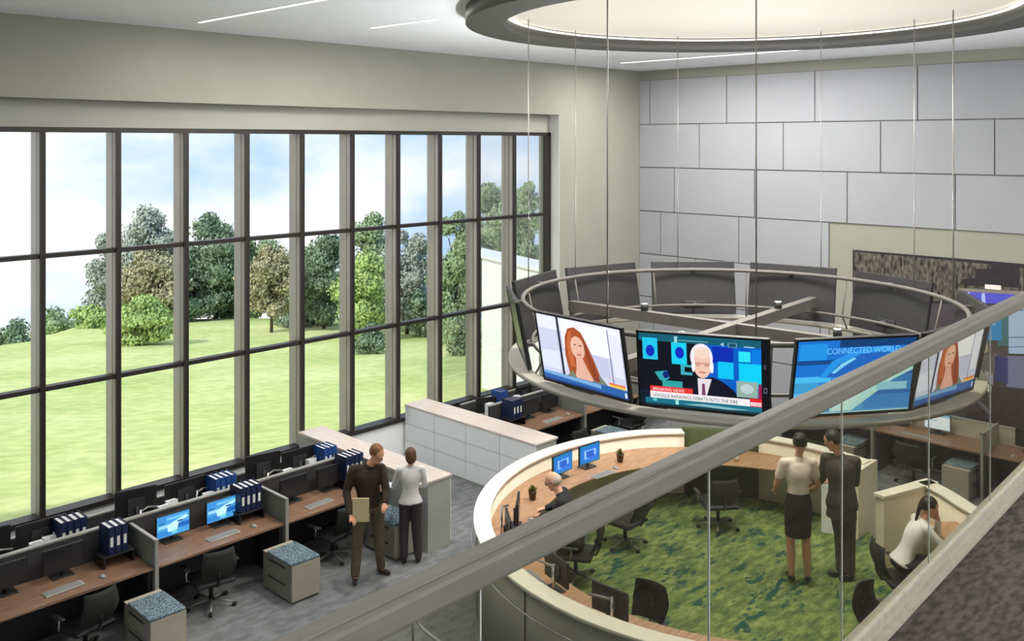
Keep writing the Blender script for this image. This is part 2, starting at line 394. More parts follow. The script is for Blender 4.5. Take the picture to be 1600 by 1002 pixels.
def screen_text(t, txt, u, v, size, m, W, Hh, mtx, squeeze=1.0):
    cu = bpy.data.curves.new('screen_text', 'FONT'); cu.body = txt; cu.size = size; cu.extrude = .0004; cu.space_character = 1.0
    tmp = bpy.data.objects.new('screen_text_curve', cu); COL.objects.link(tmp)
    dg = bpy.context.evaluated_depsgraph_get(); me = bpy.data.meshes.new_from_object(tmp.evaluated_get(dg))
    bpy.data.objects.remove(tmp)
    for v_ in me.vertices:
        x, y, z = v_.co; v_.co = mtx @ Vector((-(u-.5)*2*W - x*squeeze, .0095 + z, (v-.5)*2*Hh + y))
    me.materials.clear(); me.materials.append(m)
    o = bpy.data.objects.new('screen_lettering', me); COL.objects.link(o); o.parent = t
    return o
TM = Matrix.Rotation(-R(11), 4, 'X'); TW, TH = .618, .376
def news_a(t):      # woman with long auburn hair beside a pale window wall
    ps = [(EM(205,208,232), rect(0,.14,1,.8)), (EM(232,234,248), rect(0,.8,1,1)), (EM(222,226,244), [(.0,.2),(.3,.2),(.32,.5),(0,.45)]),
      (EM(40,46,66), rect(.245,.14,.275,1)), (EM(240,242,252), rect(.30,.55,.98,.97)), (EM(196,198,226), rect(.62,.25,.82,.55)), (EM(120,128,160), rect(.845,.14,.858,.96)), (EM(226,228,244), rect(.87,.3,.98,.9)),
      (EM(166,78,38), [(.34,.16),(.31,.45),(.33,.72),(.38,.86),(.46,.90),(.54,.84),(.60,.66),(.66,.44),(.72,.17),(.60,.12)]),
      (EM(196,104,58), [(.36,.3),(.345,.6),(.38,.8),(.42,.84),(.40,.6),(.42,.3)]),
      (EM(232,182,160), ell(.475,.60,.085,.17)), (EM(228,176,154), [(.44,.46),(.52,.46),(.56,.32),(.63,.14),(.40,.14),(.43,.3)]),
      (EM(120,130,110), [(.30,.14),(.42,.14),(.38,.24)]), (EM(110,128,112), [(.60,.14),(.78,.14),(.7,.26)]),
      (EM(190,90,84), ell(.485,.50,.028,.013)), (EM(110,70,56), ell(.445,.64,.018,.01)), (EM(110,70,56), ell(.51,.64,.018,.01)),
      (EM(140,62,34), [(.55,.78),(.60,.6),(.66,.35),(.70,.16),(.63,.16),(.585,.4),(.555,.6)]),
      (EM(40,96,170), rect(0,.0,1,.14)), (EM(120,170,216), [(0,.10),(.7,.07),(.7,.13),(0,.14)]), (EM(24,60,130), rect(0,0,1,.035)),
      (EM(240,196,80), rect(.80,.14,.98,.175)), (EM(224,110,80), rect(.80,.175,.98,.2)), (EM(240,240,250), rect(.965,.03,.985,.1))]
    shapes_screen('display_screen', t, ps, TW, TH, TM, base=EM(200,204,228))
def news_b(t):      # older man with white hair and glasses, ticker below
    ps = [(EM(6,10,26), rect(0,.2,.5,1)), (EM(16,90,110), rect(0,.9,.95,1)), (EM(0,90,190), rect(.5,.25,.95,.9)), (EM(0,40,170), rect(.58,.66,.74,.88)),
      (EM(0,190,235), rect(.62,.45,.74,.68)), (EM(0,200,240), rect(.78,.35,.95,.68)), (EM(40,220,245), rect(.78,.70,.87,.84)), (EM(0,120,220), rect(.88,.68,.95,.88)),
      (EM(30,190,225), rect(.03,.64,.15,.94)), (EM(10,40,180), ell(.09,.76,.035,.08)), (EM(20,200,230), rect(.26,.6,.38,.9)), (EM(10,40,190), ell(.325,.76,.035,.08)), (EM(60,170,190), rect(.33,.46,.42,.6)), (EM(4,8,20), rect(.36,.5,.42,.57)),
      (EM(50,160,170), [(.12,.47),(.22,.5),(.24,.4),(.2,.34),(.16,.36)]), (EM(6,30,110), ell(.21,.44,.025,.05)), (EM(40,160,160), rect(.18,.26,.34,.36)), (EM(4,8,16), rect(.95,0,1,1)), (EM(110,116,124), rect(.965,.30,.99,.37)), (EM(4,8,16), rect(.969,.31,.986,.36)), (EM(60,64,70), rect(.968,.62,.985,.69)),
      (EM(14,14,34), [(.36,.2),(.38,.34),(.46,.42),(.58,.46),(.66,.4),(.74,.3),(.78,.2)]), (EM(226,214,224), [(.465,.2),(.46,.43),(.57,.43),(.53,.2)]), (EM(120,60,100), [(.49,.2),(.495,.36),(.515,.36),(.52,.2)]),
      (EM(232,228,240), ell(.495,.72,.088,.19)), (EM(232,190,172), ell(.50,.62,.07,.185)), (EM(236,206,190), ell(.50,.78,.06,.08)),
      (EM(190,100,80), rect(.44,.635,.56,.645)), (EM(200,150,134), ell(.465,.625,.024,.03)), (EM(200,150,134), ell(.535,.625,.024,.03)), (EM(190,120,104), ell(.50,.515,.03,.012)), (EM(244,240,246), ell(.43,.6,.014,.09)), (EM(244,240,246), ell(.573,.6,.014,.09)),
      (EM(140,170,160), rect(.76,.22,.92,.44)), (EM(180,200,200), ell(.84,.34,.05,.07)), (EM(120,70,100), rect(.925,.2,.95,.42)), (EM(150,20,70), rect(.93,.17,.95,.4)),
      (EM(220,50,50), rect(.08,.20,.42,.275)), (EM(236,232,234), rect(.08,.105,.86,.20)), (EM(220,30,40), rect(.86,.10,.95,.215)), (EM(236,232,234), rect(.865,.115,.945,.165)),
      (EM(20,110,130), rect(.04,.03,.95,.105)), (EM(90,190,190), rect(.10,.06,.13,.1)), (EM(160,220,220), rect(.28,.03,.305,.1)), (EM(10,60,80), rect(.04,0,.95,.035)), (EM(130,180,190), [(.34,.05),(.7,.03),(.86,.05),(.5,.075)]),
      (EM(150,200,210), rect(.285,.9,.31,.985)), (EM(120,180,190), rect(.32,.93,.55,.94)), (EM(150,190,200), [(.64,.92),(.67,.95),(.67,.89)]), (EM(100,150,170), rect(.70,.885,.77,.95)), (EM(20,80,110), rect(.708,.893,.762,.942)), (EM(150,190,210), rect(.82,.90,.90,.915))]
    shapes_screen('display_screen', t, ps, TW, TH, TM, base=EM(10,24,48))
    screen_text(t, 'BREAKING NEWS', .10, .215, .042, EM(255,224,220), TW, TH, TM, .95)
    screen_text(t, 'GOOGLE RANKINGS DEBATE INTO THE FIRE', .10, .125, .05, EM(60,60,70), TW, TH, TM, .82)
    screen_text(t, 'CNN', .872, .12, .042, EM(205,20,30), TW, TH, TM, .9)
def blue_globe(t):
    ps = [(EM(24,110,200), rect(0,.5,1,1)), (EM(30,140,220), rect(.02,.74,.25,.96)), (EM(20,70,130), rect(0,.68,.45,.74)), (EM(70,180,230), rect(0,.44,.3,.52)), (EM(16,60,110), rect(.35,.9,1,1)),
      (EM(40,140,220), [(.2,.5),(.3,.72),(.5,.86),(.75,.9),(1,.8),(1,.5)]), (EM(30,96,180), [(.26,.5),(.36,.68),(.54,.8),(.75,.83),(1,.74),(1,.5)]), (EM(120,200,235), [(.3,.56),(.38,.68),(.48,.76),(.5,.74),(.4,.64),(.33,.55)]),
      (EM(90,170,225), rect(0,.02,1,.3)), (EM(60,140,215), rect(.6,.04,1,.28)), (EM(40,110,190), rect(.62,.24,1,.29)),
      (EM(190,240,240), [(.32,.03),(.5,.03),(.66,.22),(.84,.44),(1,.56),(1,.74),(.8,.6),(.55,.42),(.3,.24)]), (EM(210,246,246), [(.34,.05),(.46,.05),(.58,.22),(.5,.28),(.34,.2)]),
      (EM(150,215,240), rect(.7,.3,.96,.4)), (EM(60,150,200), rect(0,.3,.2,.44)), (EM(200,240,250), rect(.0,.0,1,.02))]
    shapes_screen('display_screen', t, ps, TW, TH, TM, base=EM(50,130,205))
    screen_text(t, 'CONNECTED WORLD', .24, .82, .085, EM(110,190,235), TW, TH, TM, .9)
tvp = Proto(make_tv)
tv_labels = {0:'large wall display showing a white-haired newsreader with red ticker, front of the ring', 1:'display showing a blue globe graphic, right of the newsreader display',
 2:'display on the ring facing right, with a red-haired woman, seen at a steep angle', NT-1:'display showing a woman with long auburn hair, left of the newsreader display'}
backs = ['display back at the far right of the ring, mostly hidden behind the handrail', 'dark display back directly below the dark mural, right of centre','dark display back at the far side, second to the right of the middle one','dark display back nearest the far middle of the ring',
 'dark display back left of the far middle one, under the back wall corner','dark display back beside the tall windows, second from the left end','dark display back at the left extreme of the ring, beside the windows']
TVS = []
r_mid = 2.725
TVA = [-155.8, -125.2, -97.8, -58.5, -20, 12.5, 43.5, 75, 106, 139, 175.2]
for k in range(NT):
    a = TVA[k]
    lab = tv_labels.get(k) or backs[k-3]
    o = tvp.put(lab, (TX + r_mid*math.cos(R(a)), TY + r_mid*math.sin(R(a)), TZ-.385), R(a) - PI/2, 'displays around the suspended ring')
    TVS.append(o)
news_b(TVS[0]); blue_globe(TVS[1]); news_a(TVS[2]); news_a(TVS[NT-1])
for k in range(3, NT-1):
    shapes_screen('display_screen', TVS[k], [(M['off'], rect(.02,.02,.98,.98))], TW, TH, TM, base=M['black'])

t = thing('suspended_display_frame', 'grey circular metal frame hanging from cables and carrying the displays', 'frame', (TX, TY, 3.0))
def circ3(r, z, n=72): return [(r*math.cos(2*PI*i/n), r*math.sin(2*PI*i/n), z) for i in range(n)]
b = MB(); b.tube(circ3(2.64, .74), .028, M['truss'], 8, closed=True); b.build('upper_rail', t)
b = MB(); b.tube(circ3(2.52, .22), .02, M['truss'], 8, closed=True); b.build('lower_rail', t)
b = MB(); b.sheet(arc(0,0,2.64,0,360,96)[:-1], arc(0,0,2.82,0,360,96)[:-1], -.02, .03, M['basering'], closed=True); b.build('base_ring', t)
b = MB(); b.box(-2.53, 2.53, -.06, .06, .30, .44, M['truss'], Matrix.Rotation(R(4), 4, 'Z')); b.build('cross_beam', t)
b = MB(); b.box(-.055, .055, -2.53, 2.53, .301, .439, M['truss'], Matrix.Rotation(R(4), 4, 'Z')); b.build('cross_beam', t)
for k in range(NT):
    a = R(TVA[k]); m4 = Matrix.Rotation(a, 4, 'Z')
    for hz, r0, r1 in ((.74, 2.635, 2.74), (.22, 2.515, 2.66)):
        b = MB(); b.box(r0, r1, -.03, .03, hz-.02, hz+.02, M['truss'], m4); b.build('display_bracket', t)
    b = MB(); m5 = Matrix.Rotation(R(TVA[k] + 14), 4, 'Z'); b.tube([m5 @ Vector(p) for p in ((2.66,0,.0),(2.52,0,.22),(2.64,0,.74))], .012, M['truss'], 6); b.build('upright_strut', t)
# cables (u positions measured along the ring)
fw = Vector((.7197, .694)); rt = Vector((.694, -.7197))
def ang_for(u, near):
    best = None
    for i in range(720):
        a = R(i/2); p = Vector((TX + 2.64*math.cos(a), TY + 2.64*math.sin(a))); d = p.dot(fw); uu = 800 + 1446*p.dot(rt)/d
        isnear = d < Vector((TX, TY)).dot(fw)
        if isnear == near:
            e = abs(uu-u)
            if best is None or e < best[0]: best = (e, a)
    return best[1]
for u, nr in ((826,False),(899,False),(948,True),(1058,False),(1182,True),(1284,False),(1428,False),(1489,True)):
    a = ang_for(u, nr); x, y = 2.64*math.cos(a), 2.64*math.sin(a)
    b = MB(); b.tube([(x, y, .74), (x, y, ZC-3.0)], .007 if not nr else .009, M['steel'], 6); b.build('suspension_cable', t)

for k, (px_, py_) in enumerate(((1.3, .09), (-1.3, -.09), (-.09, 1.3), (.09, -1.3))):  # spots and their cans added on the beams to lift the ceiling brightness
    b = MB(); b.lathe([(0,0),(.05,0),(.05,.09),(.042,.09),(.04,.03),(0,.03)], M['dark'], (px_, py_, .442)); b.build('fill_spot_can', t)
    la = bpy.data.lights.new('fill_spot', 'SPOT'); la.energy = 500; la.spot_size = R(160); la.spot_blend = .4; la.shadow_soft_size = .03; la.color = (.97, .98, 1)
    lo = bpy.data.objects.new('fill_spot', la); COL.objects.link(lo); lo.parent = t; lo.location = (px_, py_, .50); lo.rotation_euler = (PI, 0, 0)

# ------------------------------------------------------------------ mural on the east wall (right)
def mu(u, v):
    r = (u-800)/1446; Y = XB*(.694-.7197*r)/(.7197+.694*r); d = .7197*XB + .694*Y
    return (Y, H - (v-222)*d/1446)
b = MB()
mm = mat('mural_dark_print', s2l(120,116,104), .4, col2=s2l(26,24,24), noise_scale=8, stretch=(1,2.6,1), detail=12, emit=None)
b.box(XB-.03, XB-.005, -4.5, 7.66, .5, 3.62, M['dark'])
def mpoly(m, pts, k): b.add([(XB-.031-.0015*k, *mu(u, v)) for u, v in pts], [tuple(range(len(pts)))], m)
b.add([(XB-.031, 7.64, .55), (XB-.031, -4.45, .55), (XB-.031, -4.45, 3.6), (XB-.031, 7.64, 3.6)], [(0,1,2,3)], M['dark'])
mpoly(mm, [(1335,393),(1600,418),(1600,470),(1335,470)], 1)
DK = mat('mural_charcoal', s2l(54,50,56), .4, noise_amt=.2, noise_scale=9); BR = mat('mural_brown', s2l(84,78,84), .4, noise_amt=.25, noise_scale=6)
mpoly(DK, [(1549,410),(1594,413),(1594,450),(1549,446)], 2); mpoly(DK, [(1525,420),(1552,420),(1552,448),(1505,446),(1505,436),(1525,434)], 3)
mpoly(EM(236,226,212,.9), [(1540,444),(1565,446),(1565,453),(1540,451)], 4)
mpoly(mat('mural_ceiling', s2l(150,142,130), .4, noise_amt=.2), [(1500,450),(1620,456),(1620,466),(1500,462)], 3)
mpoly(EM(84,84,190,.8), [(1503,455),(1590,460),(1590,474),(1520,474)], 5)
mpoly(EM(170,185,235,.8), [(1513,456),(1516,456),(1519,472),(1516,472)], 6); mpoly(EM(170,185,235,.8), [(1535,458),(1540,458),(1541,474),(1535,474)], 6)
mpoly(BR, [(1440,474),(1700,478),(1720,690),(1440,660)], 2)
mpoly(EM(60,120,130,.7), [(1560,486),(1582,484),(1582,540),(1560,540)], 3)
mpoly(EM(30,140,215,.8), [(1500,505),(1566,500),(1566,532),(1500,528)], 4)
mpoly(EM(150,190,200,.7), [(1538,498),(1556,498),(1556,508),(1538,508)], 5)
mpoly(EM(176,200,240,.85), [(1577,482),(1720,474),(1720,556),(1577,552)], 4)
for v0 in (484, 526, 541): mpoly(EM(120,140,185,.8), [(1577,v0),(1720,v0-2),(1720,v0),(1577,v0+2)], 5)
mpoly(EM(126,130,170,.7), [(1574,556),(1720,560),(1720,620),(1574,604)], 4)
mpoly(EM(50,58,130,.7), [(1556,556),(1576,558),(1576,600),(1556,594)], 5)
mpoly(mat('mural_cream', s2l(190,184,160), .4, noise_amt=.3, noise_scale=12), [(1517,528),(1530,520),(1543,530),(1546,548),(1532,556),(1516,546)], 6)
mpoly(mat('mural_grey', s2l(120,114,124), .4, noise_amt=.35, noise_scale=8, stretch=(1,1,8)), [(1505,546),(1560,552),(1556,586),(1500,572)], 5)
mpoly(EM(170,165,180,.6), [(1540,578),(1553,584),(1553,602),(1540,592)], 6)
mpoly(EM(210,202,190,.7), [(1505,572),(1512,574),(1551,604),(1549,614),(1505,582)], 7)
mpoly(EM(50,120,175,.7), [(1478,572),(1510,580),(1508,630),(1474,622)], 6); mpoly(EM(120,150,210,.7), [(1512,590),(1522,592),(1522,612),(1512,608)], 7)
mpoly(mat('mural_plum', s2l(66,58,64), .4, noise_amt=.2), [(1520,600),(1720,620),(1720,700),(1508,660)], 3)
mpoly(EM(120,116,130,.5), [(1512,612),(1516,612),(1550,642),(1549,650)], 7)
tag(b.build('wall_mural', fix=False), 'large dark and blue photographic mural filling the right end of the back wall', 'mural')

# ------------------------------------------------------------------ pod
RT = [(-24,2.95),(-41,2.90),(-60,3.08),(-90,3.33),(-120,3.42),(-300,3.42),(-311,3.36),(-335,3.22),(-364,2.92),(-368,2.90)]
def r_out(a):   # a in degrees, running from -24 down to -368
    while a > -24: a -= 360
    while a < -368: a += 360
    for (a0, r0), (a1, r1) in zip(RT, RT[1:]):
        if a <= a0 and a >= a1: return r0 + (r1-r0)*(a0-a)/(a0-a1)
    return 2.9
def pp(a, off=0.0): r = r_out(a) + off; return (r*math.cos(R(a)), r*math.sin(R(a)))
def r_in(a):    # worktop inner edge: circle centred (10.11,5.89)
    ox, oy, rr = -.19, .05, 2.49; c, s = math.cos(R(a)), math.sin(R(a)); bq = ox*c + oy*s
    return bq + math.sqrt(max(0, bq*bq - (ox*ox + oy*oy) + rr*rr))
def pin(a, off=0): r = r_in(a) + off; return (r*math.cos(R(a)), r*math.sin(R(a)))
pod = thing('control_room_pod', 'round cream walled workstation pod with curved wooden worktop', 'workstation', (CX, CY, 0))
def seg(b, a0, a1, o0, o1, z0, z1, *m, **k):
    n = max(4, int(abs(a1-a0)/3)); A = [a0+(a1-a0)*i/n for i in range(n+1)]
    b.sheet([pp(a, o0) for a in A], [pp(a, o1) for a in A], z0, z1, *m, **k)
SEGS = ((-24,-312), (-333,-366))
for a0, a1 in SEGS:
    b = MB(); seg(b, a0, a1, -.19, -.03, 0, 1.07, M['podout'], mi_=M['podin']); b.build('curved_wall', pod)
    b = MB(); seg(b, a0, a1, -.21, 0, 1.07, 1.11, M['rim']); b.build('wall_cap', pod)
b = MB(); seg(b, -312, -333, -.17, -.06, 0, 1.16, M['olive']); b.build('green_infill_panel', pod)
b = MB(); b.tube([(*pp(a, .02), .86) for a in range(-24, -310, -3)], .011, M['chrome'], 8); b.build('metal_trim_rail', pod)
# outer vertical joints
for a in (-52, -80, -108, -136, -164, -192, -220, -248):
    b = MB(); x, y = pp(a, -.03); b.box(-.006, .006, -.012, .012, 0, 1.06, M['ring'], Matrix.Translation((x, y, 0)) @ Matrix.Rotation(R(a), 4, 'Z')); b.build('wall_joint', pod)
# worktop
def wt(a0, a1, name='worktop'):
    n = int(abs(a1-a0)/3); A = [a0+(a1-a0)*i/n for i in range(n+1)]
    b = MB(); b.sheet([pin(a) for a in A], [pp(a, -.195) for a in A], .85, .88, M['wood']); b.build(name, pod)
wt(-40, -364)
# radial end walls and end cabinet
b = MB(); b.prism([(2.36,-.35),(3.04,-.34),(3.0,-.24),(2.36,-.25)], 0, 1.09, M['podin'], mtop=M['rim']); b.build('end_wall', pod)
b = MB(); b.prism([(2.23,.13),(2.36,-.25),(2.74,-.24),(2.70,.13)], .15, .85, M['lam']); b.build('end_cabinet', pod)
b = MB(); b.prism([(1.72,-.86),(2.70,-1.16),(2.66,-1.28),(1.69,-.98)], 0, 1.07, M['podin']); b.prism([(1.70,-.84),(2.72,-1.14),(2.68,-1.32),(1.66,-1.0)], 1.07, 1.11, M['rim']); b.build('end_wall', pod)
b = MB(); n = 90; poly = []
for i in range(n):
    a = -24 - 344*i/(n-1); poly.append(pp(a, -.19))
poly.append((2.45, -.55)); b.prism(poly, 0.001, .15, M['podin'], mtop=M['green']); b.build('raised_carpet_floor', pod)

# second curved handrail in the lower foreground
t = thing('curved_handrail', 'bright tubular handrail beside the pod at bottom centre', 'handrail', (7.0, 8.0, 0))
def unp(u, v, z):
    d = 1446*(H-z)/(v-222); l = (u-800)/1446*d; return (d*.7197 + l*.694, d*.694 - l*.7197)
b = MB(); pts = [(*unp(u, v, .9), .9) for u, v in ((645,962),(662,984),(690,1006),(735,1030))]
b.tube([(x-7, y-8, z) for x, y, z in pts], .018, M['chrome'], 8); b.build('rail_tube', t)
for p in (pts[0], pts[-1]):
    b = MB(); b.tube([(p[0]-7, p[1]-8, 0), (p[0]-7, p[1]-8, .9)], .014, M['steel'], 8); b.build('rail_post', t)

# ------------------------------------------------------------------ office furniture prototypes
def make_chair():
    t = thing('office_chair', '', 'chair')       # faces +x
    b = MB()
    b.box(-.23, .24, -.24, .24, .43, .50, M['black'], b=.03); b.build('seat', t)
    b = MB(); n = 8; vs = []; 
    for i in range(n+1):
        z = .56 + .50*i/n; x = -.25 - .05*math.sin(PI*i/n) - .08*i/n
        hw = .22 - .035*abs(i/n-.45)*2
        for j in range(7):
            y = -hw + 2*hw*j/6; vs.append((x + .05*(abs(y)/hw)**2, y, z))
    fr = [(i*7+j, i*7+j+1, (i+1)*7+j+1, (i+1)*7+j) for i in range(n) for j in range(6)]
    vs2 = [(x-.02, y, z) for x, y, z in vs]; N = len(vs)
    b.add(vs + vs2, fr + [tuple(N+q for q in reversed(f)) for f in fr] + [(i*7, (i+1)*7, N+(i+1)*7, N+i*7) for i in range(n)] + [(i*7+6, N+i*7+6, N+(i+1)*7+6, (i+1)*7+6) for i in range(n)] + [(j, N+j, N+j+1, j+1) for j in range(6)] + [(n*7+j, n*7+j+1, N+n*7+j+1, N+n*7+j) for j in range(6)], M['mesh'], True)
    b.build('backrest', t)
    b = MB(); b.tube([(-.06,0,.44),(-.26,0,.46),(-.31,0,.60),(-.33,0,.80)], .018, M['black'], 8); b.build('back_support', t)
    for s in (-1, 1):
        b = MB(); b.tube([(.05,s*.22,.45),(.03,s*.29,.50),(.0,s*.30,.66),(.10,s*.30,.69),(.16,s*.29,.66)], .012, M['chrome'], 8); b.box(-.08,.16,s*.30-.03,s*.30+.03,.685,.71,M['dark'],b=.01); b.build('armrest', t)
    b = MB(); b.cyl((0,0,.09),(0,0,.43),.026,M['black']); b.build('gas_column', t)
    b = MB()
    for k in range(5):
        a = 2*PI*k/5 + .3; b.tube([(0,0,.12),(.29*math.cos(a),.29*math.sin(a),.075)], .022, M['steel'], 8, r_end=.013)
    b.build('star_base', t)
    for k in range(5):
        a = 2*PI*k/5 + .3; x, y = .29*math.cos(a), .29*math.sin(a); c, s = -math.sin(a)*.02, math.cos(a)*.02
        b = MB(); b.cyl((x-c,y-s,.03),(x+c,y+s,.03),.03,M['black']); b.build('caster', t)
    return t
chairP = Proto(make_chair)
def make_monitor():
    t = thing('computer_monitor', '', 'monitor')    # screen faces -y
    b = MB(); b.box(-.22,.22,-.0,.03,.075,.355,M['black'],b=.006); b.box(-.09,.09,.03,.045,.14,.28,M['dark']); b.build('monitor_housing', t)
    b = MB(); b.tube([(0,.05,.01),(0,.06,.22)],.016,M['dark'],8); b.build('monitor_stand', t)
    b = MB(); b.box(-.12,.12,-.03,.15,0,.012,M['dark'],b=.004); b.build('stand_base', t)
    return t
def mon_screen(t, kind):
    W, Hh = .21, .130; mtx = Matrix.Translation((0,-.001,.215)) @ Matrix.Rotation(PI, 4, 'Z')
    if kind == 'off': ps = [(M['off'], rect(.01,.01,.99,.99))]; base = M['black']
    elif kind == 'blue':
        ps = [(EM(60,140,215), rect(0,.7,.55,.95)), (EM(110,190,235), rect(.3,.75,.95,.88)), (EM(150,210,240), rect(.04,.42,.5,.56)), (EM(30,100,180), rect(.6,.28,1,.5)), (EM(50,130,205), rect(0,.05,.4,.3)),
              (EM(190,236,244), [(.34,.2),(.62,.2),(.66,.5),(.98,.72),(.9,.8),(.55,.66),(.3,.5)]), (EM(120,205,220), rect(.45,.08,.62,.24)), (EM(30,90,160), rect(.62,.56,.8,.64)), (EM(30,100,170), rect(.05,.62,.25,.68))]; base = EM(70,155,215)
    elif kind == 'logo':
        ps = [(EM(40,110,215), rect(.1,.12,.9,.85)), (EM(150,200,245), rect(.22,.28,.30,.72)), (EM(150,200,245), rect(.72,.38,.80,.72)), (EM(120,180,240), rect(.3,.66,.72,.72)), (EM(30,90,190), rect(.38,.3,.66,.6)), (EM(120,190,240), rect(.22,.24,.42,.30))]; base = EM(20,120,180)
    else:
        ps = [(EM(226,236,246), rect(.03,.04,.97,.8)), (EM(120,175,205), rect(.0,.84,1,1)), (EM(150,190,220), rect(.7,.84,.95,.96)), (EM(180,200,225), rect(.08,.5,.5,.6))]; base = EM(190,215,235)
    shapes_screen('monitor_screen', t, ps, W, Hh, mtx, y0=.001, base=base)
monP = {}
def put_monitor(kind, label, loc, rotz, group='computer monitors'):
    if kind not in monP:
        t = make_monitor(); mon_screen(t, kind); t['label'] = label; t['group'] = group; t.location = loc; t.rotation_euler = (0,0,rotz); monP[kind] = t; return t
    return dup(monP[kind], label, loc, rotz, group)
def make_keyboard():
    t = thing('keyboard', '', 'keyboard')
    b = MB(); b.box(-.21,.21,-.065,.065,0,.014,M['lamg'],b=.004); b.build('keyboard_case', t)
    b = MB()
    for r_ in range(5):
        for c_ in range(14): b.box(-.2+c_*.0285, -.2+c_*.0285+.024, -.058+r_*.024, -.058+r_*.024+.019, .014, .019, M['key'])
    b.build('keycaps', t); return t
kbP = Proto(make_keyboard)
def make_mouse():
    t = thing('computer_mouse', '', 'mouse'); b = MB()
    b.sphere((0,0,0), (.034,.058,.034), M['key'], 2, fn=lambda q, c: Vector((q.x, q.y, max(q.z, 0)))); b.build('mouse_body', t)
    b = MB(); b.tube([(0,.02,.030),(0,.035,.028)], .005, M['dark'], 6); b.build('scroll_wheel', t); return t
msP = Proto(make_mouse)
def make_binder(m):
    def f():
        t = thing('ring_binder', '', 'binder')   # spine faces -y
        b = MB(); b.box(-.036,.036,0,.006,0,.32,m); b.box(-.036,-.032,0,.28,0,.32,m); b.box(.032,.036,0,.28,0,.32,m); b.build('binder_cover', t)
        b = MB(); b.box(-.03,.03,.012,.265,.006,.30,M['paper']); b.build('paper_stack', t)
        b = MB(); b.box(-.017,.017,-.002,0,.09,.20,M['label']); b.build('spine_label', t)
        return t
    return f
bindP = {'navy': Proto(make_binder(M['binder'])), 'blue': Proto(make_binder(M['blueb']))}
ORD = ['leftmost', 'second from the left', 'third from the left', 'fourth from the left', 'fifth from the left', 'rightmost']
def binders(kind, x, y, z, n, rot, where, sp=.078):
    for i in range(n):
        o = 'rightmost' if i == n-1 else ORD[i]
        c, s = math.cos(rot), math.sin(rot); k = (i-(n-1)/2)*sp
        bindP[kind].put('%s %s binder %s' % (o, kind, where), (x + k*c, y + k*s, z), rot, 'ring binders ' + where)
def make_riser():
    t = thing('desk_riser', '', 'desk shelf')
    b = MB(); b.box(-.19,.19,-.15,.15,.125,.14,M['black'],b=.004); b.build('riser_shelf', t)
    for s in (-1,1):
        b = MB(); b.box(s*.17-.01,s*.17+.01,-.14,.14,0,.125,M['black']); b.build('riser_leg', t)
    return t
riserP = Proto(make_riser)
def make_holder():
    t = thing('document_holder', '', 'document holder'); b = MB(); b.box(-.07,.07,.0,.09,0,.30,M['lam'],b=.004); b.build('holder_box', t)
    b = MB(); b.box(-.062,.062,-.004,.0,.02,.32,M['paper']); b.build('paper_sheets', t); return t
holdP = Proto(make_holder)
def make_arm():
    t = thing('monitor_arm', '', 'monitor arm'); b = MB(); b.tube([(0,0,0),(0,0,.33)],.016,M['chrome'],8); b.build('arm_post', t)
    b = MB(); b.tube([(0,0,.30),(.14,.02,.31),(.27,-.02,.28)],.014,M['steel'],8); b.build('arm_link', t); return t
armP = Proto(make_arm)
def make_ped():
    t = thing('drawer_pedestal', '', 'cabinet')      # drawers face -x, body x 0..0.42, y 0..0.8
    b = MB(); b.box(.012,.42,0,.655,.03,.47,M['putty'],b=.004); b.build('pedestal_body', t)
    for i, (z0, z1) in enumerate(((.05,.25),(.26,.46))):
        b = MB(); b.box(0,.012,.012,.643,z0,z1,M['drawer']); d = b.build('drawer_front', t)
        b = MB(); b.box(-.006,.002,.14,.52,z1-.05,z1-.03,M['black']); b.build('drawer_handle', d)
    b = MB(); b.box(.0,.42,0,.56,.47,.505,M['cushion'],b=.012); b.build('seat_cushion', t)
    b = MB(); b.box(.0,.42,.565,.655,.47,.485,M['putty']); b.build('pedestal_top', t)
    return t
pedP = Proto(make_ped)

def desk(x0, x1, yf, yb, label, top='walnut', z=.73, group='window desks'):
    t = thing('office_desk', label, 'desk', ((x0+x1)/2, (yf+yb)/2, 0), 0, group); w = (x1-x0)/2 - .028; d = (yb-yf)/2 - .004
    b = MB(); b.box(-w, w, -d, d, z-.03, z, M[top], b=.004); b.build('desktop', t)
    b = MB(); b.box(-w+.02, w-.02, d-.03, d-.01, .08, z-.03, M['dark']); b.build('modesty_panel', t)
    for s in (-1,1):
        b = MB(); b.box(s*(w-.03)-.012, s*(w-.03)+.012, -d+.05, d-.03, 0, z-.03, M['dark']); b.build('desk_leg', t)
    return t
def partition(x0, x1, y0, y1, z1, label, face='sage', group='desk partitions', z0=0.0, wingsout=True):
    cx, cy = (x0+x1)/2, (y0+y1)/2; t = thing('privacy_screen', label, 'desk screen', (cx, cy, 0), 0, group)
    b = MB(); b.box(x0-cx, x1-cx, y0-cy, y1-cy, z0+.02, z1-.02, M[face]); b.build('partition_panel', t)
    b = MB(); e = .006
    b.box(x0-cx-e, x1-cx+e, y0-cy-e, y1-cy+e, z1-.02, z1, M['alu'])
    if (y1-y0) > (x1-x0): b.box(x0-cx-e, x1-cx+e, y0-cy-e-.014, y0-cy, 0, z1, M['alu'])
    b.build('partition_trim', t); return t

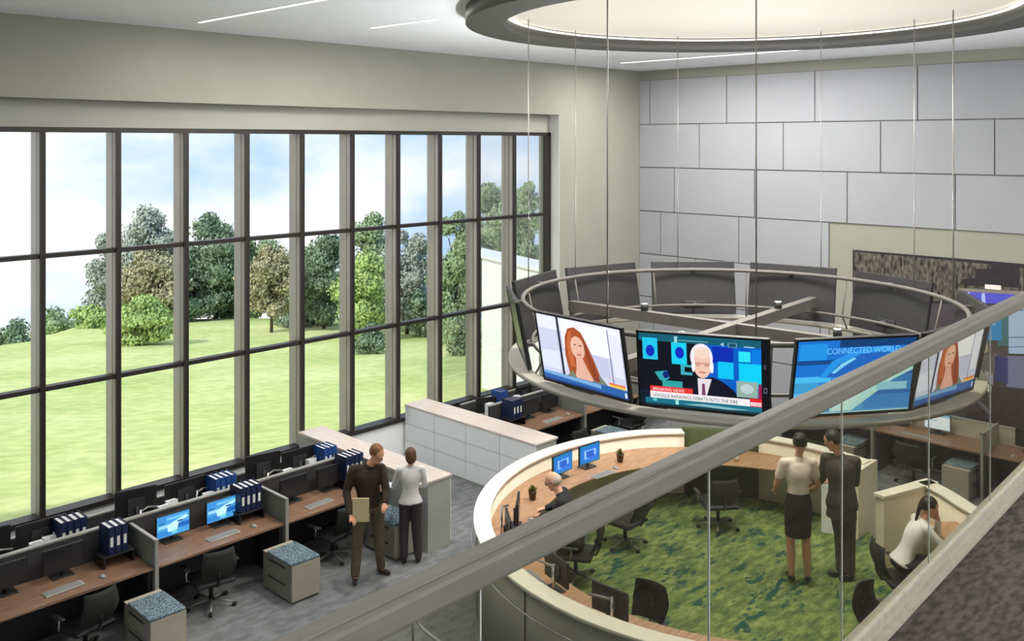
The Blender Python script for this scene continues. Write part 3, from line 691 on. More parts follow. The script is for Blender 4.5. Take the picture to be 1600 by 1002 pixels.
def cluster(X, yo, names, kinds, rear_only=()):
    """back-to-back desk row along x; X = module borders, yo = y offset"""
    yf, ys = 10.5+yo, 11.2+yo
    for i in range(len(X)-1):
        x0, x1, nm = X[i], X[i+1], names[i]
        desk(x0, x1, yf, ys-.002, 'dark-framed brown wood desk, %s' % nm)
        desk(x0, x1, ys+.052, ys+.72, 'pale desk facing the windows behind the %s' % nm.replace('the ', ''), 'lamg', group='rear desks at the windows')
        t = partition(x0+.005, x1-.005, ys, ys+.05, 1.1, 'low dark spine partition behind %s' % nm, 'fabric', 'spine partitions')
        partition(x0+.005, x1-.005, ys+.735, ys+.765, .98, 'low dark window-side panel behind %s' % nm, 'fabric', 'window side panels')
        if i > 0: partition(x0-.015, x0+.015, yf-.0, ys-.01, 1.05, 'sage side screen left of %s' % nm)
    return

cluster([1.4,3.15,4.9,6.65,8.33], 0, ['the cut-off leftmost desk','the leftmost fully seen window desk','the middle window desk with two lit blue screens','the desk beside the man in brown'], None)
DZ = .73
# left desk (x 3.15..4.9)
for i, x in enumerate((3.45, 4.05)):
    put_monitor('off', '%s dark switched-off monitor on the leftmost window desk' % ('left' if i == 0 else 'right'), (x, 11.02, DZ), 0)
for i, x in enumerate((5.36, 6.02)):
    put_monitor('blue', '%s monitor with bright blue screen on the middle window desk' % ('left' if i == 0 else 'right'), (x, 11.02, DZ), 0)
for i, x in enumerate((7.10, 7.70)):
    put_monitor('off', '%s dark switched-off monitor on the desk behind the man in brown' % ('left' if i == 0 else 'right'), (x, 11.02, DZ), 0)
for x, nm, bx in ((4.02,'leftmost window desk',4.62), (5.95,'middle window desk',6.36), (7.38,'desk beside the man in brown',8.02)):
    kbP.put('slim grey keyboard on the %s' % nm, (x-.08, 10.72, DZ), R(3), 'keyboards')
    msP.put('small grey mouse on the %s' % nm, (x+.34, 10.70, DZ), R(5), 'computer mice')
    riserP.put('black desk riser under the binders on the %s' % nm, (bx, 11.0, DZ), 0, 'desk risers')
    binders('navy', bx, 10.88, DZ+.141, 4 if nm[0] != 'l' else 3, 0, 'on the %s' % nm)
binders('navy', 4.32, 11.42, DZ+.141, 4, 0, 'behind the leftmost window desk'); riserP.put('black riser behind the leftmost window desk spine', (4.32, 11.55, DZ), 0, 'desk risers')
binders('blue', 6.30, 11.42, DZ+.141, 4, 0, 'behind the middle window desk'); riserP.put('black riser behind the middle window desk spine', (6.30, 11.55, DZ), 0, 'desk risers')
binders('blue', 7.98, 11.42, DZ+.141, 3, 0, 'next to the long white counter'); riserP.put('black riser next to the long white counter', (7.98, 11.55, DZ), 0, 'desk risers')
# rear row monitors seen from behind
rear = [((3.42,11.62),(4.05,11.72),'left'), ((5.15,11.62),(5.86,11.72),'middle'), ((6.97,11.62),(7.62,11.72),'right')]
for (a, c, nm) in rear:
    o = put_monitor('off', 'dark back of a tall monitor facing the windows, left one of the %s pair' % nm, (*a, DZ), PI-.18); o.scale = (1.15, 1, 1.6)
    armP.put('chrome monitor arm behind the %s window desk, left one' % nm, (a[0], a[1]-.14, DZ), PI*.1, 'monitor arms')
    o = put_monitor('off', 'dark back of a monitor facing the windows, right one of the %s pair' % nm, (*c, DZ), PI); o.scale = (1.3, 1, 1.3)
    armP.put('chrome monitor arm behind the %s window desk, right one' % nm, (c[0]+.1, c[1]-.14, DZ), PI*.1, 'monitor arms')
for i, (x, y, nm) in enumerate(((3.92,11.45,'between the rear monitors of the leftmost desk'), (4.08,11.5,'left of the rear navy binders'), (5.45,11.42,'just right of the tall monitor back'), (5.60,11.52,'behind the left blue screen'), (6.06,11.42,'left of the rear blue binders'), (7.28,11.42,'between the rear monitors near the white counter'), (7.76,11.55,'against the long white counter'))):
    holdP.put('white upright document holder %s' % nm, (x, y, DZ), 0, 'white document holders')
# pedestals
pedP.put('putty drawer pedestal with patterned seat cushion, bottom left corner', (4.50, 9.80, 0), 0, 'drawer pedestals')
pedP.put('putty drawer pedestal with patterned seat cushion, in front of the middle desk', (6.30, 9.84, 0), 0, 'drawer pedestals')
pedP.put('grey drawer pedestal with blue cushion beside the woman in the white blouse', (7.93, 9.86, 0), 0, 'drawer pedestals')
chairP.put('black office chair half under the leftmost window desk', (4.12, 10.58, 0), R(100), 'office chairs')
chairP.put('black office chair at the middle window desk, left of the pedestal', (5.62, 10.56, 0), R(80), 'office chairs')
chairP.put('black office chair behind the man in the brown sweater', (7.42, 10.58, 0), R(100), 'office chairs')

for o in list(bpy.data.objects):
    if o.name.startswith('office_chair') and o.location.x < 8: o.scale = (1, 1, .74)
# white counters of drawers
def drawer_counter(x0, x1, y0, y1, n, side, label, z=1.0, closed_side='lamg'):
    t = thing('drawer_counter', label, 'counter', ((x0+x1)/2, (y0+y1)/2, 0)); w, d = (x1-x0)/2, (y1-y0)/2
    b = MB(); b.box(-w+.012, w-.012, -d+.01, d, .0, z-.035, M['lamg']); b.build('counter_body', t)
    b = MB(); b.box(-w-.01, w+.01, -d-.01, d, z-.035, z, M['counter'], b=.005); b.build('counter_top', t)
    for s in side:
        for j in range(n):
            a0 = -d + 2*d*j/n; a1 = -d + 2*d*(j+1)/n
            for k in range(3):
                h = (z-.035-.05)/3; b = MB(); xx = s*(w-.012)
                b.box(min(xx, xx+s*.014), max(xx, xx+s*.014), a0+.006, a1-.006, .05+h*k+.005, .05+h*(k+1)-.005, M['lam']); b.build('drawer_front', t)
    return t
drawer_counter(8.40, 8.84, 9.72, YF+.2, 4, (1,), 'long white drawer counter with pale top behind the standing pair')
o = drawer_counter(10.62, 11.12, 9.72, YF+.2, 4, (-1,), 'white bank of drawers with pale top between window desks and pod')

# far window cluster
cluster([11.35,13.1,14.85,16.6], .28, ['the far desk right of the white drawer bank','the far desk under the auburn-haired display','the farthest desk near the room corner'], None)
put_monitor('off', 'small dark monitor back at the windows, above the white drawer bank left end', (11.75, 11.95, DZ), PI-.5)
put_monitor('off', 'dark monitor back by the far windows under the display ring', (12.75, 12.0, DZ), PI)
put_monitor('off', 'dark monitor back farthest along the windows, beside the ring edge', (13.75, 12.0, DZ), PI)
put_monitor('off', 'left switched-off monitor on the far desk right of the drawer bank', (12.2, 11.3, DZ), 0)
put_monitor('off', 'right switched-off monitor on the far desk right of the drawer bank', (12.75, 11.3, DZ), 0)
binders('blue', 11.95, 11.70, DZ+.141, 2, 0, 'behind the far window desk'); riserP.put('black riser behind the far window desk', (11.95, 11.83, DZ), 0, 'desk risers')
binders('navy', 11.72, 11.16, DZ+.141, 3, 0, 'on the far desk beyond the white drawer bank'); riserP.put('black riser on the far desk beyond the white drawer bank', (11.72, 11.28, DZ), 0, 'desk risers')
holdP.put('white upright document holder at the far window desk', (12.3, 11.72, DZ), 0, 'white document holders')
holdP.put('white upright document holder left of the far blue binders', (11.62, 11.72, DZ), 0, 'white document holders')
msP.put('dark computer mouse on the far window desk', (12.85, 10.98, DZ), 0, 'computer mice'); kbP.put('keyboard on the far window desk', (12.4, 10.95, DZ), 0, 'keyboards')
pedP.put('grey drawer pedestal under the far desks, left of the dark chair', (13.05, 9.95, 0), 0, 'drawer pedestals')
chairP.put('dark office chair at the far desk just beyond the drawer bank', (12.2, 10.45, 0), R(90), 'office chairs')
chairP.put('dark office chair at the far desk near the room corner', (14.2, 10.6, 0), R(90), 'office chairs')
# low grey screen beyond the pod
partition(14.0, 16.9, 9.55, 9.6, .95, 'low grey partition beyond the pod, below the front displays', 'lamg', 'low partitions')

# right-hand desks (running along y, front edge x = 15.85)
def rdesk(y0, y1, label):
    t = thing('office_desk', label, 'desk', (16.2, (y0+y1)/2, 0), 0, 'desks along the mural wall'); d = (y1-y0)/2 - .028
    b = MB(); b.box(-.36, .36, -d, d, .70, .73, M['walnut'], b=.004); b.build('desktop', t)
    b = MB(); b.box(.31, .33, -d+.02, d-.02, .08, .70, M['dark']); b.build('modesty_panel', t)
    for s in (-1,1):
        b = MB(); b.box(-.32, .3, s*(d-.03)-.012, s*(d-.03)+.012, 0, .70, M['dark']); b.build('desk_leg', t)
for y0, y1, nm in ((2.9,4.85,'brown desk at the right edge of the picture, past the partition'), (4.85,6.62,'brown desk with a lit white screen, in front of the mural'), (6.62,8.4,'brown desk behind the heads of the standing couple')):
    rdesk(y0, y1, nm)
    partition(16.57, 16.62, y0+.005, y1-.005, 1.02, 'beige spine screen, ' + nm.replace('brown desk', 'for the desk'), 'putty', 'spine partitions')
for y, nm in ((4.85,'right of the lit white screen'), (6.62,'left of the lit white screen')):
    t = thing('privacy_screen', 'pale side partition between mural desks, %s' % nm, 'desk screen', (16.2, y, 0), 0, 'desk partitions')
    b = MB(); b.box(-.37, .40, -.013, .013, .02, 1.03, M['putty']); b.build('partition_panel', t); b = MB(); b.box(-.39, .41, -.018, .018, 1.03, 1.05, M['alu']); b.box(-.39,-.37,-.018,.018,0,1.05,M['alu']); b.build('partition_trim', t)
put_monitor('white', 'monitor with bright white screen on the mural desk', (16.35, 5.72, DZ), -PI/2)
put_monitor('white', 'second white monitor, left of the other, mostly behind the display ring', (16.38, 6.36, DZ), -PI/2)
put_monitor('off', 'dark monitor at the right picture edge on the mural desk', (16.38, 4.3, DZ), -PI/2)
kbP.put('pale keyboard on the mural desk below the white screen', (16.0, 5.95, DZ), -PI/2, 'keyboards'); msP.put('mouse on the mural desk at the right edge', (16.02, 4.45, DZ), -PI/2, 'computer mice')
t = pedP.put('putty pedestal with grey-green cushion jutting out from the mural desk', (16.2, 4.95, 0), PI/2, 'drawer pedestals')
t = pedP.put('putty pedestal with grey cushion behind the man in the suit', (16.05, 6.75, 0), PI/2, 'drawer pedestals')
chairP.put('dark office chair at the mural desk in deep shade', (15.65, 5.85, 0), R(0), 'office chairs')

# ------------------------------------------------------------------ things in the pod
PZ = .88
def pod_at(a, r): return (CX + r*math.cos(R(a)), CY + r*math.sin(R(a)))
for i, (a, nm) in enumerate(((95,'left blue-screened monitor on the pod worktop, behind the man with glasses'), (83,'right blue-screened monitor on the pod worktop, left of the potted plant'))):
    x, y = pod_at(a, 2.85); put_monitor('logo', nm, (x, y, PZ), R(2 - 6*i))
for a, r, nm in ((141,3.0,'edge-on dark monitor on the left rim of the pod'), (131,2.86,'edge-on dark monitor nearer the potted plant on the left of the pod')):
    x, y = pod_at(a, r); put_monitor('off', nm, (x, y, PZ), R(a-90))
for a, r, nm in ((165,2.86,'dark brown monitor back on the near pod worktop, left of two'), (182,2.92,'dark brown monitor back on the near pod worktop, right of two')):
    x, y = pod_at(a, r); put_monitor('off', nm, (x, y, PZ), R(a-90)); 
    x, y = pod_at(a+2, r+.13); armP.put('chrome arm and post behind the %s' % nm.replace('dark brown monitor back on the ',''), (x, y, PZ), R(a-80), 'monitor arms')
x, y = pod_at(137, 3.08); armP.put('chrome monitor arm at the left rim of the pod', (x, y, PZ), R(30), 'monitor arms')
for a, r, z, nm in ((84,2.52,PZ,'white keyboard in front of the right blue screen in the pod'), (159,2.98,PZ,'white keyboard near the left monitor back on the near pod worktop'), (174,3.06,PZ,'white keyboard behind the right monitor back on the near pod worktop')):
    x, y = pod_at(a, r); kbP.put(nm, (x, y, z), R(a-90), 'keyboards')
x, y = pod_at(77, 2.60); msP.put('dark mouse between keyboard and plant in the pod', (x, y, PZ), 0, 'computer mice')
x, y = pod_at(127, 2.72); msP.put('mouse on the left part of the pod worktop', (x, y, PZ), 0, 'computer mice')
def make_plant():
    t = thing('potted_plant', '', 'plant'); b = MB()
    b.lathe([(0,0),(.04,0),(.055,.11),(.058,.11),(.05,.105),(0,.10)], M['potm']); b.build('plant_pot', t)
    b = MB()
    for k in range(70):
        a = random.uniform(0, 2*PI); e = random.uniform(.1, 1.4); L = random.uniform(.05,.10)
        p = Vector((0,0,.11)); d = Vector((math.cos(a)*math.cos(e), math.sin(a)*math.cos(e), math.sin(e))); q = p + d*L
        s = Vector((-math.sin(a), math.cos(a), 0))*.014
        b.add([p + d*L*.3, p + d*L*.7 + s, q, p + d*L*.7 - s], [(0,1,2,3)], M['leaf'])
    b.build('foliage', t); return t
plP = Proto(make_plant)
x, y = pod_at(72, 2.80); plP.put('small potted plant right of the blue screens in the pod', (x, y, PZ), 0, 'potted plants')
x, y = pod_at(113.5, 2.85); plP.put('small potted plant left of the man with glasses', (x, y, PZ), 1, 'potted plants')
# cups
b = MB(); b.lathe([(0,0),(.032,0),(.04,.09),(.036,.09),(.03,.01),(0,.01)], M['rim']); x, y = pod_at(34, 2.55); tag(b.build('paper_cup', loc=(x, y, PZ)), 'small white cup on the pod worktop left of the woman in the skirt', 'cup')
b = MB(); b.box(-.1,.1,-.07,.07,0,.02,M['paper']); x, y = pod_at(40, 2.45); tag(b.build('paper_pile', loc=(x, y, PZ), rotz=.6), 'small pile of white paper on the pod worktop', 'paper')
def pchair(x, y, rot, nm): chairP.put(nm, (x, y, .151), rot, 'office chairs')
pchair(11.66, 7.12, R(50), 'office chair with chrome arms at the far pod worktop, left of the skirt woman')
pchair(7.95, 5.84, R(185), 'office chair with its back to the pod centre, by the glass joint')
pchair(9.78, 3.90, R(-97), 'empty office chair in front of the curb, near the woman at right')
pchair(10.25, 7.72, R(92), 'dark office chair partly under the handrail in the pod')
def unp(u, v, z):
    d = 1446*(H-z)/(v-222); l = (u-800)/1446*d; return (d*.7197 + l*.694, d*.694 - l*.7197)
def vw(o, x, y): return (o[0] + x*.694 + y*.7197, o[1] - x*.7197 + y*.694)
MANP = unp(866, 752, 1.36); WOMP = unp(1408, 888, .62)
pchair(*vw(MANP, .27, -.10), R(-46+180-14), 'black office chair the man with glasses sits on')
pchair(*vw(WOMP, .02, .0), R(-46), 'office chair the woman in the white shirt sits on')

# ------------------------------------------------------------------ people
def blob(name, prims, m, parent, voxel=.011, smooth=4, cut=None):
    """one continuous surface grown around tapered capsules and ellipsoids"""
    b = MB()
    for p in prims:
        if p[0] == 'c':
            _, p0, r0, p1, r1 = p; b.tube([p0, p1], r0, m, 12, r_end=r1); b.sphere(p0, r0, m, 2); b.sphere(p1, r1, m, 2)
        elif p[0] == 'm': b.add(p[1], p[2], m)
        else:
            _, c, rr, rot = p; b.sphere(c, rr, m, 3, mtx=rot)
    me = bpy.data.meshes.new('raw'); me.from_pydata(b.v, [], b.f); tmp = bpy.data.objects.new('raw', me); COL.objects.link(tmp)
    md = tmp.modifiers.new('r', 'REMESH'); md.mode = 'VOXEL'; md.voxel_size = voxel; md.use_smooth_shade = True
    sm = tmp.modifiers.new('s', 'SMOOTH'); sm.iterations = smooth; sm.factor = .5
    dg = bpy.context.evaluated_depsgraph_get(); out = bpy.data.meshes.new_from_object(tmp.evaluated_get(dg))
    bpy.data.objects.remove(tmp); bpy.data.meshes.remove(me)
    if cut:
        bm = bmesh.new(); bm.from_mesh(out); bmesh.ops.delete(bm, geom=[v for v in bm.verts if cut(v.co)], context='VERTS'); bm.to_mesh(out); bm.free()
    for pl in out.polygons: pl.use_smooth = True
    out.materials.clear(); out.materials.append(m); out.name = name
    o = bpy.data.objects.new(name, out); COL.objects.link(o); o.parent = parent
    return o
def V(p): return Vector(p)
def hand(wr, d, up, s, side):
    """palm, four unequal curled fingers and a thumb leaving the side of the palm"""
    d = V(d).normalized(); n = V(up) - d*V(up).dot(d); n.normalize(); w = d.cross(n)*side; pr = []
    base = V(wr); pc = base + d*.05*s
    for k in range(4):
        off = (-.027 + .018*k)*s; root = base + d*.085*s + w*off; L = (.032, .037, .035, .026)[k]*s
        pr.append(('c', base + d*.01*s + w*off*.6, .013*s, root, .0105*s))
        mid = root + d*L*.9 - n*L*.35; tip = mid + d*L*.45 - n*L*.8
        pr.append(('c', root, .0095*s, mid, .0085*s)); pr.append(('c', mid, .0085*s, tip, .0070*s))
    t0 = base + d*.025*s - w*.022*s; t1 = t0 - w*.026*s + d*.03*s - n*.008*s; t2 = t1 + d*.026*s - n*.012*s
    pr += [('c', t0, .013*s, t1, .011*s), ('c', t1, .0105*s, t2, .009*s)]
    return pr
def frame_to(d):
    d = V(d).normalized(); z = V((0,0,1)); y = z.cross(d).normalized(); z2 = d.cross(y)
    return Matrix((d, y, z2)).transposed().to_4x4()
VIEWROT = -R(46.04)
def person(label, loc, s, J, face, skin, top, top_kind, bottom, bottom_kind, hairm, hair_kind, shoe, female=False, glasses=False, beard=None):
    """J: joints in a frame whose x is sideways and y away from the balcony; face: looking direction"""
    t = thing('person', label, 'person', loc, VIEWROT)
    J = {k: V(v)*s for k, v in J.items()}
    f = frame_to(face); F = V(face).normalized(); head = J['head']; side = f.to_3x3() @ V((0,1,0)); upv = f.to_3x3() @ V((0,0,1))
    P = []
    sh = .86 if female else 1.0
    # trunk: elliptical sections from hips to neck
    hc, sc_ = (J['hipL']+J['hipR'])/2, (J['shL']+J['shR'])/2; hs = (J['hipL']-J['hipR']).normalized(); ss = (J['shL']-J['shR']).normalized()
    if female: SEC = [(-.10,.125,.095),(-.02,.158,.11),(.10,.150,.105),(.26,.118,.085),(.42,.112,.084),(.62,.138,.108),(.80,.148,.100),(.96,.150,.075),(1.04,.10,.06)]
    else: SEC = [(-.10,.125,.095),(-.02,.150,.11),(.12,.148,.108),(.28,.138,.100),(.44,.140,.102),(.64,.165,.118),(.82,.178,.112),(.96,.180,.082),(1.04,.11,.06)]
    def spine(u):
        if u < .2: return hc.lerp(J['pelvis'], u/.2)
        if u < .62: return J['pelvis'].lerp(J['chest'], (u-.2)/.42)
        return J['chest'].lerp(sc_, (u-.62)/.38)
    def torso(u0, u1, g, m, extra=None):
        rows = []; 
        for k in range(15):
            u = u0 + (u1-u0)*k/14; lo = SEC[0]; hi = SEC[-1]
            for A, B in zip(SEC, SEC[1:]):
                if A[0] <= u <= B[0]: f_ = (u-A[0])/(B[0]-A[0]); w_ = A[1]+(B[1]-A[1])*f_; d_ = A[2]+(B[2]-A[2])*f_; break
            else: w_, d_ = (lo if u < lo[0] else hi)[1:]
            if extra: w_ += extra(u); d_ += extra(u)*.8
            c = spine(u); t_ = (spine(min(u+.05,1.05)) - spine(u-.05)).normalized(); sd = hs.lerp(ss, min(1, max(0, u))).normalized(); sd = (sd - t_*sd.dot(t_)).normalized(); fr_ = sd.cross(t_)
            rows.append([c + sd*(w_*s+g)*math.cos(2*PI*q/24) + fr_*(d_*s+g)*math.sin(2*PI*q/24) for q in range(24)])
        return ('m', [v for r_ in rows for v in r_], [(a*24+q, a*24+(q+1)%24, (a+1)*24+(q+1)%24, (a+1)*24+q) for a in range(14) for q in range(24)] + [tuple(range(23,-1,-1)), tuple(14*24+q for q in range(24))])
    P += [torso(-.08, 1.0, 0, skin), ('c', J['shL'], .05*s*sh, J['shR'], .05*s*sh)]
    P += [('c', (J['shL']+J['shR'])/2, .058*s*sh, head - upv*.06*s, .05*s*sh)]
    # head
    P += [('e', head + upv*.02*s, (.098*s, .076*s, .10*s), f), ('e', head + F*.025*s - upv*.055*s, (.062*s, .055*s, .06*s), f), ('c', head + F*.088*s + upv*.015*s, .011*s, head + F*.108*s - upv*.02*s, .015*s),
          ('c', head + F*.085*s - upv*.055*s + side*.018*s, .010*s, head + F*.085*s - upv*.055*s - side*.018*s, .010*s), ('e', head + F*.07*s - upv*.09*s, (.022*s, .024*s, .02*s), f)]
    for q in (1, -1):
        P += [('e', head + side*q*.077*s - F*.005*s, (.018*s, .009*s, .028*s), f), ('e', head + F*.078*s + side*q*.03*s + upv*.03*s, (.012*s, .02*s, .008*s), f)]
    for q, sg in (('L', 1), ('R', -1)):
        P += [('c', J['sh'+q], .050*s*sh, J['el'+q], .038*s*sh), ('c', J['el'+q], .037*s*sh, J['wr'+q], .025*s*sh)]
        P += hand(J['wr'+q], J['wr'+q] - J['el'+q] + V(J.get('hd'+q, V((0,0,0)))), (0,0,1) if abs((J['wr'+q]-J['el'+q]).normalized().z) < .8 else (0,-1,0), s*.95, sg)
        P += [('c', J['hip'+q], .085*s, J['kn'+q], .055*s), ('c', J['kn'+q] + V((0,0,-.03*s)), .05*s, (J['kn'+q]*.6 + J['an'+q]*.4), .052*s), ('c', J['kn'+q]*.6 + J['an'+q]*.4, .052*s, J['an'+q], .034*s)]
        P += [('c', J['an'+q], .034*s, J['an'+q] - V((0,0,.04*s)) + (V(J['toe'+q]) - J['an'+q])*.3, .028*s)]
    blob('body', P, skin, t, voxel=.0085, smooth=3)
    # eyes
    for q in (1, -1):
        b = MB(); e = head + F*.083*s + side*q*.031*s + upv*.014*s; b.sphere(e, .011*s, M['paper'], 2); b.sphere(e + F*.007*s, .0055*s, M['black'], 2); b.build('eye', t)
    b = MB(); b.tube([head + F*.0985*s - upv*.057*s + side*k*.011*s for k in (-2,-1,0,1,2)], .004*s, mat('lips', s2l(170,92,84), .5, noise_amt=.05), 6); b.build('mouth', t)
    # top garment
    g = .012*s; u0 = {'jacket': -.38 if J['hipL'].z - J['knL'].z > .3 else -.02, 'loose': .0, 'short': .22, 'sweater': .06}[top_kind]
    T = [torso(u0, 1.0, g, top, (lambda u: max(0, .35-u)*.06) if top_kind in ('jacket', 'loose') else None), ('c', J['shL'], .052*s*sh+g, J['shR'], .052*s*sh+g),
         ('c', sc_, .062*s*sh+g*.6, sc_*.65 + (head - upv*.08*s)*.35, .056*s*sh+g*.4)]
    if top_kind == 'jacket': T.append(('c', J['hipL'] - V((0,0,.02*s)), .105*s+g, J['hipR'] - V((0,0,.02*s)), .105*s+g)); T.append(('c', hc, .11*s+g, hc - V((0,0,.09*s)), .118*s+g))
    for q in 'LR':
        el, wr = J['el'+q], J['wr'+q]
        if top_kind == 'short': T.append(('c', J['sh'+q], .056*s*sh+g, J['sh'+q]*.45 + el*.55, .05*s*sh+g))
        else: T += [('c', J['sh'+q], .054*s*sh+g, el, .042*s*sh+g), ('c', el, .042*s*sh+g, wr*.9+el*.1, .032*s*sh+g*.8)]
    blob({'jacket':'suit_jacket','short':'blouse','loose':'shirt'}.get(top_kind, 'sweater'), T, top, t, voxel=.012, smooth=4)
    # bottom garment
    g = .013*s
    if bottom_kind == 'skirt':
        b = MB(); hc = (J['hipL']+J['hipR'])/2; kc = (J['knL']+J['knR'])/2 + V((0,0,.05*s)); prof = []
        for i in range(13):
            u = i/12; c = (J['pelvis'] + V((0,0,.06*s)))*(1-u) + kc*u; rx = (.128 + .052*math.sin(min(1, u*2.2)*PI/2) - .03*u)*s; ry = (.098 + .042*math.sin(min(1, u*2.2)*PI/2) - .02*u)*s; prof.append((c, rx, ry))
        vs = [c + V((rx*math.cos(2*PI*j/28), ry*math.sin(2*PI*j/28), 0)) for c, rx, ry in prof for j in range(28)]
        b.add(vs, [(i*28+j, i*28+(j+1)%28, (i+1)*28+(j+1)%28, (i+1)*28+j) for i in range(12) for j in range(28)], bottom, True); b.build('skirt', t)
    else:
        L = [torso(-.09, .30, .010*s, bottom)]
        for q in 'LR': L += [('c', J['hip'+q], .084*s+g, J['kn'+q], .062*s+g), ('c', J['kn'+q], .062*s+g, J['an'+q]+V((0,0,.02)), .048*s+g)]
        blob('trousers', L, bottom, t, voxel=.012, smooth=4)
    for q in 'LR':
        an, to = J['an'+q], V(J['toe'+q]); d = (to-an); d.z = 0; d.normalize()
        b = []; z0 = .035*s if not female else .05*s
        fl = an.z - .075*s
        b += [('c', V((an.x, an.y, fl+z0)) - d*.03*s, .036*s, V((an.x, an.y, fl+.03*s)) + d*.13*s, .030*s)]
        if top_kind == 'short': b += [('c', V((an.x, an.y, fl+.04*s)) - d*.03*s, .016*s, V((an.x, an.y, fl+.008)) - d*.035*s, .012*s)]
        else: b += [('c', V((an.x, an.y, fl+.06*s)), .044*s, V((an.x, an.y, fl+.035*s)), .044*s)]
        blob('shoe', b, shoe, t, voxel=.009, smooth=2)
    # hair
    hp = [('e', head + upv*.035*s - F*.018*s, (.100*s, .085*s, .100*s), f)]
    if hair_kind == 'bun': hp += [('e', head - F*.10*s + upv*.03*s, (.045*s, .05*s, .045*s), f)]
    if hair_kind == 'bob': hp += [('e', head - F*.035*s - upv*.02*s, (.085*s, .085*s, .10*s), f)]
    if hair_kind == 'pony': hp += [('c', head - F*.10*s + upv*.03*s, .03*s, head - F*.12*s - V((0,0,.06*s)), .026*s), ('c', head - F*.12*s - V((0,0,.06*s)), .026*s, head - F*.15*s - V((.02,0,.24*s)), .014*s)]
    if hair_kind == 'bald': hp = [('e', head - F*.03*s + upv*.005*s, (.085*s, .083*s, .075*s), f)]
    blob('hair', hp, hairm, t, voxel=.009, smooth=2, cut=lambda c: (c-head).dot(F) > .045*s and (c-head).dot(upv) < .075*s)
    if beard: blob('beard', [('e', head + F*.03*s - upv*.068*s, (.062*s, .056*s, .048*s), f)], beard, t, voxel=.009, smooth=2)
    if glasses:
        b = MB()
        for q in (1, -1):
            c = head + F*.10*s + side*q*.032*s + upv*.014*s; b.tube([c + side*.024*s*math.cos(a) + upv*.018*s*math.sin(a) for a in [2*PI*k/14 for k in range(14)]], .0035*s, M['black'], 6, closed=True)
            b.tube([c + side*q*.024*s, head + side*q*.085*s - F*.01*s + upv*.01*s], .0035*s, M['black'], 6)
        b.tube([head + F*.10*s + side*.009*s + upv*.014*s, head + F*.10*s - side*.009*s + upv*.014*s], .0035*s, M['black'], 6); b.build('glasses', t)
    return t
HB = mat('brown_hair', s2l(92,64,42), .6, noise_amt=.3, noise_scale=40); HD = mat('dark_hair', s2l(36,30,28), .5, noise_amt=.3, noise_scale=40); HG = mat('grey_hair', s2l(198,180,164), .6, noise_amt=.2, noise_scale=40); HR = mat('auburn_hair', s2l(128,84,48), .6, noise_amt=.3, noise_scale=40)
SW = mat('brown_knit', s2l(54,40,26), .9, noise_amt=.25, noise_scale=60); KH = mat('olive_trousers', s2l(98,88,66), .85, noise_amt=.25, noise_scale=10); WB = mat('white_blouse', s2l(232,230,228), .75, noise_amt=.06, noise_scale=14); CB = mat('cream_blouse', s2l(246,228,220), .75, noise_amt=.1, noise_scale=10)
PL = mat('plum_trousers', s2l(62,54,58), .85, noise_amt=.15, noise_scale=20); SK = mat('black_skirt', s2l(30,27,25), .8, noise_amt=.2, noise_scale=30); ST = mat('charcoal_suit', s2l(74,70,62), .8, noise_amt=.14, noise_scale=20); SH = mat('black_shoe', s2l(24,22,22), .35, noise_amt=.1); BS = mat('brown_shoe', s2l(48,38,28), .4, noise_amt=.1)
px, py = unp(577, 905, 0)
person('man in dark brown sweater and olive trousers, holding a cream folder', (px, py, 0), 1.0, dict(
  pelvis=(.0,.02,1.0), chest=(-.03,.02,1.26), shL=(.15,.05,1.43), shR=(-.21,.0,1.43), head=(.10,-.03,1.64), elL=(.23,-.05,1.17), wrL=(.23,-.24,1.08), elR=(-.29,-.04,1.15), wrR=(-.20,-.26,.93), hdR=(.15,0,0),
  hipL=(.10,.04,.92), hipR=(-.10,.0,.92), knL=(.11,.10,.50), knR=(-.15,-.05,.50), anL=(.13,.16,.085), anR=(-.17,-.08,.085), toeL=(.30,.06,.03), toeR=(-.14,-.28,.03)),
  (.80,-.50,-.38), M['skin'], SW, 'sweater', KH, 'trousers', HR, 'short', BS)
fx = bpy.data.objects[-1] if False else None
m4 = Matrix.Translation((px, py, 0)) @ Matrix.Rotation(VIEWROT, 4, 'Z')
b = MB(); b.box(-.105,.105,-.012,.012,-.15,.15,mat('cream_folder', s2l(206,190,150), .7, noise_amt=.05),b=.003); o = b.build('paper_folder'); o.location = m4 @ V((-.07,-.245,1.0)); o.rotation_euler = (0,0,VIEWROT)
tag(o, 'cream folder held by the man in the brown sweater', 'folder')
px, py = unp(641, 879, 0)
person('woman with short brown hair in white blouse and plum trousers, seen from behind', (px, py, 0), .885, dict(
  pelvis=(.0,.0,1.02), chest=(.0,.0,1.28), shL=(-.16,-.02,1.43), shR=(.17,.02,1.43), head=(.0,.01,1.63), elL=(-.25,.06,1.17), wrL=(-.29,.26,1.10), elR=(.22,.08,1.16), wrR=(.02,.26,1.08), bust=(0,.07,0),
  hipL=(-.08,.0,.92), hipR=(.09,.0,.92), knL=(-.10,.03,.50), knR=(.09,.02,.50), anL=(-.09,-.04,.085), anR=(.12,.0,.085), toeL=(-.12,.14,.03), toeR=(.14,.18,.03)),
  (-.35,.9,-.15), M['skin2'], WB, 'loose', PL, 'trousers', HB, 'bob', SH, female=True)
m4 = Matrix.Translation((px, py, 0)) @ Matrix.Rotation(VIEWROT, 4, 'Z')
b = MB(); b.box(-.13,.13,-.09,.09,-.006,.006,M['paper'],b=.002); o = b.build('paper_document'); o.location = m4 @ V((-.36,.16,1.0)); o.rotation_euler = (0,.2,VIEWROT)
tag(o, 'white paper held between the two standing people by the counter', 'paper')
px, py = unp(1247, 911, .15)
